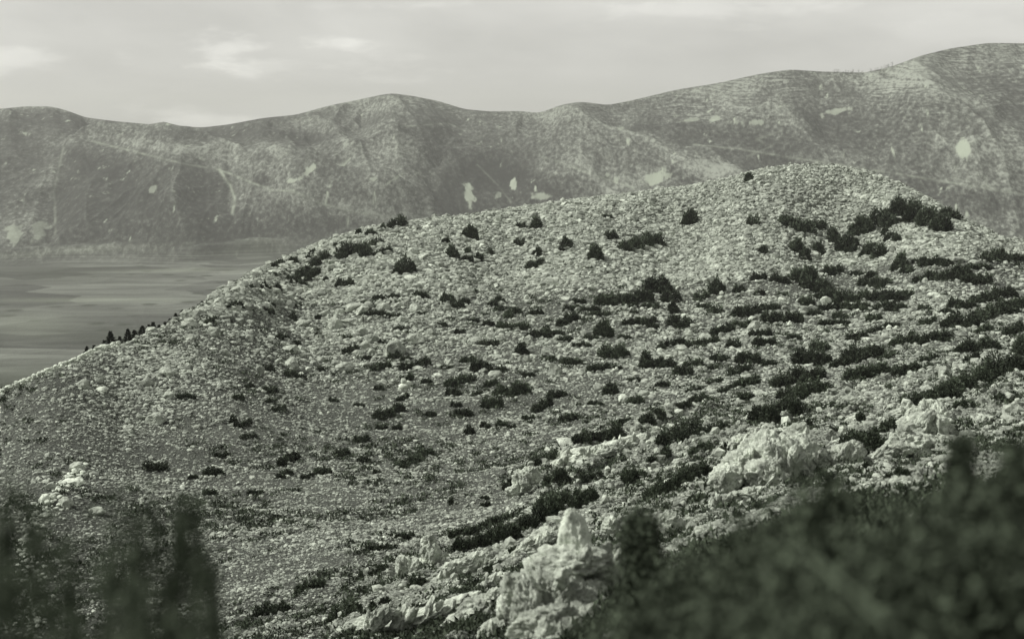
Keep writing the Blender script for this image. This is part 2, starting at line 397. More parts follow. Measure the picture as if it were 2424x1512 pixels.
GULL = [([(1095,300),(1060,370),(1040,420),(1020,520)], 12, 12), ([(150,350),(128,450),(128,580)], 14, 14), ([(860,400),(790,460),(740,500)], 10, 12), ([(545,420),(555,480),(545,520)], 8, 8),
        ([(720,390),(690,430),(640,440)], 14, 14), ([(1650,345),(1600,410),(1540,440)], 10, 14), ([(2110,350),(2060,420),(2000,470)], 9, 16), ([(300,540),(340,420)], 8, 12)]
for pts, H, wd in GULL:
    d, _ = polydist(QX + wx * .10, QY + wy * .05, pts); Zf -= rel * H * .42 * np.exp(-(d / (wd * 1.5)) ** 2) * np.clip(0.7 + 1.6 * gn, 0.1, 1.3)
for it in range(6):
    E = Zf / FRR; em = np.where(FRR > 1700, E, -9).max(axis=1); rc = Rsk
    want = np.convolve(np.pad(np.interp(FA, sa, sm), 12, mode='edge'), np.hanning(25) / np.hanning(25).sum(), 'valid'); dz = (want - em) * rc
    kk = np.hanning(9 if it < 4 else 3); dz = np.convolve(np.pad(dz, len(kk) // 2, mode='edge'), kk / kk.sum(), 'valid')
    Zf += dz[:, None] * np.exp(-((FRR - rc[:, None]) / np.where(FRR < rc[:, None], 170, 500)) ** 2)
Zf = np.where(t < 0, ZP + fbm(FX / 200, FY / 200, oct=2, s=90) * 1.0, Zf)
QX, QY = to_pix(FX, FY, Zf)
for g in [(600,600,110,22,4,16),(150,592,170,9,3,5),(480,602,60,12,0,6)]:
    Zf += gauss(QX, QY, *g[:5]) * g[5] * (1 + .3 * fbm(FX / 40, FY / 60, oct=3, s=93))
# scrub, bare ground, and shade of spurs and gullies put into colour: read off the photograph, kept as masks on the ground
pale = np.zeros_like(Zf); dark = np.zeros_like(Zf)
edge = fbm(FX / 9, FY / 22, oct=4, s=77, gain=.65) * 0.9
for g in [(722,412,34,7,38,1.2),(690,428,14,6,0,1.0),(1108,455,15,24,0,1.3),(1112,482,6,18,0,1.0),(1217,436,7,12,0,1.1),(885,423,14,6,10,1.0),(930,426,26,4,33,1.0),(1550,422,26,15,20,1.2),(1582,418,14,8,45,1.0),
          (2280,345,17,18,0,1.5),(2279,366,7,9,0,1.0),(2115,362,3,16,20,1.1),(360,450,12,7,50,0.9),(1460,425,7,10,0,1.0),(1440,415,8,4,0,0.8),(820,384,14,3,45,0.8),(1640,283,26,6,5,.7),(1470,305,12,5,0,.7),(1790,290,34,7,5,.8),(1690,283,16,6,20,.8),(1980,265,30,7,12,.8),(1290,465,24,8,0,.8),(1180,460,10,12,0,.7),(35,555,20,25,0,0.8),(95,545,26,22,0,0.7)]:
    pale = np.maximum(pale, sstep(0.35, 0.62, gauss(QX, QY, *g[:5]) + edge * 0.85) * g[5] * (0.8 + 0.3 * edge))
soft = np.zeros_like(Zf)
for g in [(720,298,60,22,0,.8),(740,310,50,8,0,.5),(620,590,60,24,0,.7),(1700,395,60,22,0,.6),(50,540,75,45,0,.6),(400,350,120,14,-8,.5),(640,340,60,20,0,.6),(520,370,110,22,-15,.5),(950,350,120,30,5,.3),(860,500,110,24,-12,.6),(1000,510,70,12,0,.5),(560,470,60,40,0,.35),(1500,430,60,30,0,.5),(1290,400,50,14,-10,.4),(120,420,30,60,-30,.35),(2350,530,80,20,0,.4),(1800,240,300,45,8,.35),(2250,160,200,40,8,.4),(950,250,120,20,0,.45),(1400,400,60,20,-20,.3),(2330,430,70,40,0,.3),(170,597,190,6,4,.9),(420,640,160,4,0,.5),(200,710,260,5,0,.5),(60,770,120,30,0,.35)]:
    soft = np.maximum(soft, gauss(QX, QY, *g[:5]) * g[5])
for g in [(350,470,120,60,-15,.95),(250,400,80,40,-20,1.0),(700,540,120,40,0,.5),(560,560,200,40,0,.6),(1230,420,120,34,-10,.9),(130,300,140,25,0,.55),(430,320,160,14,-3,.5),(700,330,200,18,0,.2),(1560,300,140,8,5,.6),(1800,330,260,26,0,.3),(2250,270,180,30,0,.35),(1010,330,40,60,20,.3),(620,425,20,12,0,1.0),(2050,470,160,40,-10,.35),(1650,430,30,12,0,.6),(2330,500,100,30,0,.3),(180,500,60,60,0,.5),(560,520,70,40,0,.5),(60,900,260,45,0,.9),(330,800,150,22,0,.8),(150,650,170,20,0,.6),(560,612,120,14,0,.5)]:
    dark = np.maximum(dark, gauss(QX, QY, *g[:5]) * g[5])  # scrub and fields, with spur-face shade painted in
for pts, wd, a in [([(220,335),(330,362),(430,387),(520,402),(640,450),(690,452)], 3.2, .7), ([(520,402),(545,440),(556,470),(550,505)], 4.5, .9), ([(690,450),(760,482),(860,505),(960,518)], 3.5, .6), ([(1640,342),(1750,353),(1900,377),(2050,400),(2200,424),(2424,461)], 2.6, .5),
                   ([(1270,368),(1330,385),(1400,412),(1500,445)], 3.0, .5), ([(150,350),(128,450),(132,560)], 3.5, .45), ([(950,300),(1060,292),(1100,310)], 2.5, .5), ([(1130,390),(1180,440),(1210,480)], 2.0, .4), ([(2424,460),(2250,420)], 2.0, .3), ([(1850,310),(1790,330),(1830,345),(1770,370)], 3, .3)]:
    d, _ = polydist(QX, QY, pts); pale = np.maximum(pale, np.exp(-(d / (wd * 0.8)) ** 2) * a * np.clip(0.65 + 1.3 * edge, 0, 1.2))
dark = np.maximum(dark, inpoly(QX, QY, [(150,352),(220,338),(330,373),(430,390),(520,404),(548,440),(545,500),(640,545),(560,590),(300,590),(140,575),(128,450)], 34) * 0.62 * np.clip(0.9 + edge * .6, .3, 1.2))  # left spur face: shade put into colour along with denser scrub
dark = np.maximum(dark, inpoly(QX, QY, [(1045,400),(1100,386),(1200,392),(1290,415),(1370,470),(1200,520),(1020,520)], 8) * 0.7)  # face below the middle spur, its shade put into colour
dark = np.maximum(dark, inpoly(QX, QY, [(1650,345),(1750,357),(1900,380),(2050,402),(2424,464),(2424,500),(2100,470),(1800,415),(1700,375)], 8) * 0.45)  # face below the right-hand spur, darkened in colour as shade
dark = np.clip(dark + rel * (sstep(0.15, -0.35, r1) * .35 + sstep(0.1, -0.4, r2) * .40), 0, 1.2)  # relief shading put into colour: gullies darker, with their scrub
soft = np.clip(soft + rel * (sstep(0.35, 0.8, r2) * .45 + sstep(0.3, 0.8, r1) * .2), 0, 1)  # ridges lightened in colour to bring out the relief
up = sstep(330, 240, QY) * sstep(900, 1700, QX) * 0.6 + sstep(300, 240, QY) * 0.35 * sstep(700, 900, QX) + 0.25 * sstep(420, 300, QY)
idx = np.arange(Zf.size).reshape(Zf.shape)
quads = np.stack([idx[:-1, :-1], idx[1:, :-1], idx[1:, 1:], idx[:-1, 1:]], -1).reshape(-1, 4)
plainm = sstep(0.10, -0.02, t)

def m_far():
    m, t_, b = new_mat('mountain_scrub'); t = t_
    g = N(t, 'ShaderNodeNewGeometry'); mpp = N(t, 'ShaderNodeMapping'); mpp.inputs['Scale'].default_value = (1.0, 0.42, 1.0); L(t, g.outputs['Position'], mpp.inputs[0]); P = mpp.outputs[0]
    sp = N(t, 'ShaderNodeTexNoise', Scale=0.20, Detail=5.0, Roughness=0.74); L(t, P, sp.inputs['Vector'])
    md = N(t, 'ShaderNodeTexNoise', Scale=0.011, Detail=6.0, Roughness=0.6); L(t, P, md.inputs['Vector'])
    vo = N(t, 'ShaderNodeTexVoronoi', Scale=0.16); L(t, P, vo.inputs['Vector'])
    # strata: bands by height, wavering
    wv = N(t, 'ShaderNodeTexNoise', Scale=0.006, Detail=4.0); L(t, P, wv.inputs['Vector'])
    sepz = N(t, 'ShaderNodeSeparateXYZ'); L(t, P, sepz.inputs[0])
    zz = mathn(t, 'MULTIPLY_ADD', wv.outputs[0], 60.0, sepz.outputs[2])
    cx = N(t, 'ShaderNodeCombineXYZ'); L(t, mathn(t, 'MULTIPLY', zz, 0.50), cx.inputs[2]); L(t, mathn(t, 'MULTIPLY', sepz.outputs[0], 0.014), cx.inputs[0])
    st = N(t, 'ShaderNodeTexNoise', Scale=1.0, Detail=5.0, Roughness=0.65); L(t, cx.outputs[0], st.inputs['Vector'])
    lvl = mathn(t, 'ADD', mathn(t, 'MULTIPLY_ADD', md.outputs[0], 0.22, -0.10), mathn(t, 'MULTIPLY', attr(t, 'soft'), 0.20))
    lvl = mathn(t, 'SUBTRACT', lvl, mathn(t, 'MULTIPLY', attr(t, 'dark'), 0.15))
    sup = mathn(t, 'MULTIPLY', mathn(t, 'SUBTRACT', st.outputs[0], 0.47), mathn(t, 'MULTIPLY', attr(t, 'up'), ramp(t, md.outputs[0], [(0.38, 0.15), (0.6, 1.0)])))
    f = mathn(t, 'ADD', mathn(t, 'ADD', sp.outputs[0], lvl), sup)
    col = ramp(t, f, [(0.34, 0.018), (0.47, 0.048), (0.57, 0.105), (0.72, 0.25)])
    dots = ramp(t, vo.outputs['Distance'], [(0.18, 0.45), (0.36, 1.0)])
    col = mixc(t, 0.55, col, mixc(t, 1.0, col, dots, 'MULTIPLY'))
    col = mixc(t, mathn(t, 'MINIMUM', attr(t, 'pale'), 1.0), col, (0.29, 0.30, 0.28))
    # the plain: long thin fields
    mp = N(t, 'ShaderNodeMapping'); mp.inputs['Scale'].default_value = (0.007, 0.030, 1.0); mp.inputs['Rotation'].default_value = (0, 0, 0.05); L(t, g.outputs['Position'], mp.inputs[0])
    fl = N(t, 'ShaderNodeTexNoise', Scale=1.0, Detail=8.0, Roughness=0.72, Distortion=0.5); L(t, mp.outputs[0], fl.inputs['Vector'])
    mp2 = N(t, 'ShaderNodeMapping'); mp2.inputs['Scale'].default_value = (0.010, 0.016, 1.0); mp2.inputs['Rotation'].default_value = (0, 0, -0.1); L(t, g.outputs['Position'], mp2.inputs[0])
    v2 = N(t, 'ShaderNodeTexVoronoi', Scale=1.0); L(t, mp2.outputs[0], v2.inputs['Vector'])
    fc = ramp(t, fl.outputs[0], [(0.34, 0.05), (0.48, 0.08), (0.56, 0.105), (0.68, 0.16)])
    fb = N(t, 'ShaderNodeRGBToBW'); L(t, v2.outputs['Color'], fb.inputs[0])
    fc = mixc(t, 1.0, fc, ramp(t, fb.outputs[0], [(0.2, 0.5), (0.5, 0.95), (0.8, 1.5)]), 'MULTIPLY')
    v3 = N(t, 'ShaderNodeTexVoronoi', Scale=0.035); L(t, g.outputs['Position'], v3.inputs['Vector'])
    n3 = N(t, 'ShaderNodeTexNoise', Scale=0.006, Detail=4.0); L(t, g.outputs['Position'], n3.inputs['Vector'])
    trees = mathn(t, 'MULTIPLY', ramp(t, v3.outputs['Distance'], [(0.16, 1.0), (0.30, 0.0)]), ramp(t, n3.outputs[0], [(0.42, 0.0), (0.52, 1.0)]))
    fc = mixc(t, mathn(t, 'MULTIPLY', trees, 0.8), fc, (0.02, 0.024, 0.016))
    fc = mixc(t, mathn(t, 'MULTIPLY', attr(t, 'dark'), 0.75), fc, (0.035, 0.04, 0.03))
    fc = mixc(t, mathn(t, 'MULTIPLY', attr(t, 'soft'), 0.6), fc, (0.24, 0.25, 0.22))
    col = mixc(t, attr(t, 'plain'), col, fc)
    L(t, tint(t, col), b.inputs['Base Color'])
    bp = N(t, 'ShaderNodeBump', Strength=0.4, Distance=2.0); L(t, sp.outputs[0], bp.inputs['Height']); L(t, bp.outputs[0], b.inputs['Normal'])
    return m
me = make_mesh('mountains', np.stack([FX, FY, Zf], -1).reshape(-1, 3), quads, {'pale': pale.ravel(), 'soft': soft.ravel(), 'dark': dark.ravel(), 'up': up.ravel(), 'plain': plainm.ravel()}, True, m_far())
link('mountains', me, kind='structure')

# ------------------------------------------------------------------ haze
def build_haze():
    import bmesh
    bm = bmesh.new(); bmesh.ops.create_cube(bm, size=1.0); me = bpy.data.meshes.new('haze'); bm.to_mesh(me); bm.free()
    o = link('haze', me, kind='stuff')
    x0, x1, y0, y1 = FX.min() - 5, FX.max() + 5, min(FY.min(), Y.min(), 0) - 5, FY.max() + 5
    z0, z1 = min(Zf.min(), Z.min()) - 1, max(Zf.max(), 5) + 25
    o.location = ((x0 + x1) / 2, (y0 + y1) / 2, (z0 + z1) / 2); o.scale = (x1 - x0, y1 - y0, z1 - z0)
    m = bpy.data.materials.new('haze'); m.use_nodes = True; t = m.node_tree; t.nodes.clear()
    out = t.nodes.new('ShaderNodeOutputMaterial'); v = t.nodes.new('ShaderNodeVolumePrincipled')
    v.inputs['Color'].default_value = (0.94, 0.95, 0.90, 1); v.inputs['Density'].default_value = 0.00013; v.inputs['Anisotropy'].default_value = 0.2
    t.links.new(v.outputs[0], out.inputs['Volume']); me.materials.append(m)
HAZE = True
if HAZE: build_haze()

# ------------------------------------------------------------------ loose stones (uncountable)
SH = []
for k in range(10):
    V, Fc = ico(1); V = V.copy(); r = np.random.default_rng(100 + k)
    V *= (1 + r.uniform(-0.32, 0.30, len(V)))[:, None]; SH.append(V)
def scatter_stones(name, P, size, label, seed, flat=(0.45, 0.9), pale=(0.5, 1.15)):
    r = np.random.default_rng(seed); n = len(P)
    Fc = ico(1)[1]; which = r.integers(0, len(SH), n); T = np.stack(SH)[which]            # n,12,3 (level 1 = 12 verts)
    S = np.stack([size * r.uniform(0.8, 1.5, n), size * r.uniform(0.7, 1.2, n), size * r.uniform(*flat, n)], -1) * 0.5
    T = T * S[:, None, :]
    a = r.uniform(0, 2 * math.pi, n); tx = r.normal(0, 0.35, n); ca_, sa_ = np.cos(a), np.sin(a); ct, st_ = np.cos(tx), np.sin(tx)
    x, y, z = T[..., 0], T[..., 1], T[..., 2]
    y2 = y * ct[:, None] - z * st_[:, None]; z2 = y * st_[:, None] + z * ct[:, None]
    x3 = x * ca_[:, None] - y2 * sa_[:, None]; y3 = x * sa_[:, None] + y2 * ca_[:, None]
    V = np.stack([x3, y3, z2], -1) + P[:, None, :]; V[..., 2] += (S[:, 2] * 0.35)[:, None]
    nv = T.shape[1]; Fa = (Fc[None] + (np.arange(n) * nv)[:, None, None]).reshape(-1, 3)
    tone = np.repeat(r.uniform(*pale, n), nv)
    me = make_mesh(name, V.reshape(-1, 3), Fa, {'tone': tone}, False, M_STONE)
    return link(name, me, kind='stuff', label=label)
def sample(n, rlo, rhi, seed, alo=-0.42, ahi=0.42):
    r = np.random.default_rng(seed)
    a = r.uniform(alo, ahi, n); rr = np.exp(r.uniform(math.log(rlo), math.log(rhi), n))
    x = np.sin(a) * rr; y = np.cos(a) * rr
    return x, y, zat(a, rr), rr, r
bfield = np.clip(gauss(PX, PY, 880, 790, 260, 90, 12) + gauss(PX, PY, 340, 900, 150, 90, 20) * 1.2 + gauss(PX, PY, 1650, 800, 300, 120, 0) * .5 + gauss(PX, PY, 2250, 720, 200, 60, 0) * .8, 0, 1)
dim = np.clip(gauss(PX, PY, 130, 1420, 420, 210), 0, 1)
x, y, z, rr, r = sample(400000, 130, 300, 21)
s_ = bil(scree, x, y); keep = r.uniform(0, 1, len(x)) < s_ * (0.72 + 0.5 * fbm(x / 6, y / 9, oct=3, s=56)) + 0.02
keep &= (x / y < 0.42)
x, y, z, rr = x[keep], y[keep], z[keep], rr[keep]
scatter_stones('scree', np.stack([x, y, z], -1), np.exp(r.normal(math.log(0.44), 0.45, len(x))).clip(0.2, 1.6), 'dense pale broken stone covering the rounded summit', 5)
x, y, z, rr, r = sample(640000, 9, 230, 22)
s_ = bil(scree, x, y); g_ = bil(grass, x, y); rk_ = bil(rockm, x, y); cl_ = fbm(x / 7, y / 7, oct=3, s=55)
keep = r.uniform(0, 1, len(x)) < (1 - s_) * np.clip(0.72 - 0.28 * g_ + cl_ * 0.30 + 0.30 * bil(bfield, x, y), 0.2, 1) * (1 - 0.5 * bil(dim, x, y)) * (1 - 0.7 * rk_ * bil(hollow, x, y))
x, y, z, rr, cl_ = x[keep], y[keep], z[keep], rr[keep], cl_[keep]; bf = bil(bfield, x, y)
sz = np.exp(r.normal(math.log(0.105), 0.42, len(x))) * (0.30 + rr / 125) * (1 + 0.8 * np.clip(cl_, 0, 1)) * (1 + 0.9 * bf)
big_ = r.uniform(0, 1, len(x)) > 0.985; sz = np.where(big_, sz * r.uniform(1.8, 3.6, len(x)), sz)
scatter_stones('loose_stones', np.stack([x, y, z], -1), np.minimum(sz.clip(0.05, 1.5), 15 * rr / F), 'pale loose stones strewn over the herb-covered slope', 6)
print('STONES', len(x))
x, y, z, rr, r = sample(48000, 9, 110, 23)
keep = r.uniform(0, 1, len(x)) < bil(rockm, x, y) * (0.50 - 0.48 * bil(hollow, x, y)) * np.clip(0.8 + 1.2 * fbm(x / 4, y / 6, oct=2, s=58), 0, 1)
x, y, z, rr = x[keep], y[keep], z[keep], rr[keep]
o = scatter_stones('rock_rubble', np.stack([x, y, z], -1), np.exp(r.normal(math.log(11), 0.45, len(x))).clip(5, 34) * rr / F, 'broken angular limestone rubble on the foreground ridge', 8, flat=(0.5, 1.3), pale=(0.7, 1.15))

# ------------------------------------------------------------------ foliage
def sprigs(C, Rv, count, size, seed, up=0.8, spiky=0.35, shell=0.45, tone0=0.0, aspect=0.28):
    """many small pointed leaf-sprays through an uneven ellipsoid volume"""
    r = np.random.default_rng(seed)
    d = r.normal(0, 1, (count, 3)); d[:, 2] = np.abs(d[:, 2]) * 1.0 - 0.15; d /= np.linalg.norm(d, axis=1)[:, None]
    lump = fbm(d[:, 0] * 2.1 + seed * 1.7, d[:, 1] * 2.1, d[:, 2] * 2.1, oct=2, s=seed % 97)
    rad = r.uniform(shell, 1.0, count) ** 0.7 * (1 + spiky * lump * 1.6)
    P = C + d * rad[:, None] * Rv
    g = d * 0.7 + r.normal(0, 0.45, (count, 3)); g[:, 2] += up; g /= np.linalg.norm(g, axis=1)[:, None]
    ln = size * r.uniform(0.6, 1.7, count) * (1 + spiky * (r.uniform(0, 1, count) > 0.93) * 2.0)
    sd_ = np.cross(g, r.normal(0, 1, (count, 3))); sd_ /= np.linalg.norm(sd_, axis=1)[:, None] + 1e-9
    wd = ln * aspect
    V = np.stack([P - sd_ * wd[:, None], P + g * (ln * 0.25)[:, None] * -1.0, P + sd_ * wd[:, None], P + g * ln[:, None]], 1)
    tone = np.clip(r.uniform(0, 1, count) * 0.6 + 0.45 * (lump + .3) + r.uniform(-.12, .18), 0, 1)
    return V.reshape(-1, 3), np.arange(count * 4).reshape(-1, 4), np.repeat(tone, 4)
def join(parts):
    Vs, Fs, Ts, o = [], [], [], 0
    for V, Fc, T in parts: Vs.append(V); Fs.append(Fc + o); Ts.append(T); o += len(V)
    return np.concatenate(Vs), np.concatenate(Fs), np.concatenate(Ts)
def tube(pts, r0, r1, k=5):
    pts = np.asarray(pts, float); n_ = len(pts); V = []
    for i, p in enumerate(pts):
        d = pts[min(i + 1, n_ - 1)] - pts[max(i - 1, 0)]; d /= np.linalg.norm(d) + 1e-9
        a = np.cross(d, [0.3, 0.9, 0.1]); a /= np.linalg.norm(a); b = np.cross(d, a); rr_ = r0 + (r1 - r0) * i / (n_ - 1)
        for q in range(k): V.append(p + (a * math.cos(q * 2 * math.pi / k) + b * math.sin(q * 2 * math.pi / k)) * rr_)
    Fc = [[i * k + q, i * k + (q + 1) % k, (i + 1) * k + (q + 1) % k, (i + 1) * k + q] for i in range(n_ - 1) for q in range(k)]
    return np.array(V), np.array(Fc), np.full(len(V), 0.5)

BUSHES = []
def bush(px, py, wpx, hpx, tilt=0, kind=0, label=None, zone=None, parts=None, stem=None):
    BUSHES.append(dict(px=px, py=py, w=wpx, h=hpx, tilt=tilt, kind=kind, label=label, stem=stem))
def build_bush(i, b):
    px, py, wp, hp, tl = b['px'], b['py'], b['w'] * (1.16 if b['py'] < 690 else 1.05), b['h'] * (1.2 if b['py'] < 690 else 1.04), b['tilt']
    th = math.radians(tl); base0 = cast(px, py + hp * 0.36); D0 = np.linalg.norm(base0[:2]); k = D0 / F
    hp_eff = hp; wl = wp * math.cos(th)
    n_ = max(1, int(round(wp / (hp * 0.75)))); lobes = []
    if n_ == 1 and wp > hp * 1.35: n_ = 2
    if wp < hp * 1.35: n_ = 1
    rr_ = random.Random(i * 7 + 1)
    for q in range(n_):
        f = 0 if n_ == 1 else (q / (n_ - 1) - 0.5)
        span = max(wp - hp * 0.8, wp * 0.25)
        ox = f * span * math.cos(th); oy = -f * span * math.sin(th)
        hq = hp * rr_.uniform(0.78, 1.12); oyq = oy + (hp - hq) * 0.3
        B = cast(px + ox, py + hp * 0.36 + oyq)
        r_ = np.linalg.norm(B[:2]); lim = max(wp * k * 1.2, hp * k * 2)
        if abs(r_ - D0) > lim:
            r2 = D0 + math.copysign(lim, r_ - D0); B = B * (r2 / r_); B[2] = hgt(B[0], B[1])[0]
        kk = np.linalg.norm(B[:2]) / F
        rx = max(span / max(n_ - 1, 1) * 0.85, hp * 0.45) * kk; rx = min(rx, wp * 0.5 * kk, hp * 0.75 * kk) * 0.88
        rz = hq * kk * (1.0 if hp < 40 else 0.88)
        lobes.append((B - np.array([0, 0, rz * 0.10]), np.array([rx, rx * 0.9, rz])))
    if wp * hp > 350:
        for q in range(2 + int(wp > 60) * 2):
            C, Rv = lobes[rr_.randrange(n_)]; a = rr_.uniform(0, 6.28); f = rr_.uniform(0.35, 0.62); C2 = C + np.array([math.cos(a) * Rv[0] * 0.8, math.sin(a) * Rv[1] * 1.1, 0]); C2[2] = hgt(C2[0], C2[1])[0]
            lobes.append((C2, Rv * np.array([f, f, f * rr_.uniform(.7, 1.1)])))
    area = wp * hp; cnt = int(np.clip(area * 3.4 / len(lobes), 170, 7000)); size = 3.9 * k * (1.0 if D0 > 60 else 1.2)
    if b['kind'] == 1: cnt = int(cnt * 0.38)
    V, Fc, T = join([sprigs(C, Rv, cnt, size, i * 31 + q, up=0.30 if D0 > 60 else 0.7, spiky=0.24, shell=0.30) for q, (C, Rv) in enumerate(lobes)])
    mat = M_BUSH3 if (i * 37) % 11 < 3 else M_BUSH
    if b.get('merge'): return V, Fc, T
    o0 = lobes[len(lobes) // 2][0].copy()
    name = 'bush'
    big = area > 1500
    if big:
        root = link(name, None, loc=o0)
        me = make_mesh('foliage', V - o0, Fc, {'tone': T}, False, mat); link('foliage', me, root)
        st = []
        for C, Rv in lobes:
            for q in range(4):
                a = rr_.uniform(0, 6.28); e = C + np.array([math.cos(a) * Rv[0] * 0.6, math.sin(a) * Rv[1] * 0.6, Rv[2] * 0.8])
                st.append(tube([C - np.array([0, 0, Rv[2] * 0.2]), (C + e) / 2 + np.array([0, 0, Rv[2] * 0.1]), e], Rv[2] * 0.06, Rv[2] * 0.02))
        if len(lobes) > 1: st.append(tube([C + np.array([0, 0, -Rv[2] * 0.15]) for C, Rv in lobes], lobes[0][1][2] * 0.06, lobes[0][1][2] * 0.06))
        V2, F2, T2 = join(st); link('branches', make_mesh('branches', V2 - o0, F2, {'tone': T2}, True, M_WOOD), root)
    else:
        me = make_mesh('bush', V - o0, Fc, {'tone': T}, False, mat); root = link(name, me, loc=o0)
    if b['stem']:
        (x0, y0), (x1, y1) = b['stem']; pts = []
        for q in range(6):
            f = q / 5; xx = x0 + (x1 - x0) * f; yy = y0 + (y1 - y0) * f - 0; X_, Y_, Z_ = pix_dir(xx - 2 * math.sin(f * 3.1), yy); s = D0 / math.hypot(X_, Y_)
            pts.append(np.array([X_ * s, Y_ * s, Z_ * s]) - o0)
        V2, F2, T2 = tube(pts, 1.2 * k, 0.6 * k); link('dead_stem', make_mesh('dead_stem', V2, F2, {'tone': T2 * 0}, True, M_WOOD), root)
    root['category'] = 'bush'; root['group'] = 'dark bushes growing on the hillside'
    b['obj'] = root; b['D'] = D0; return root

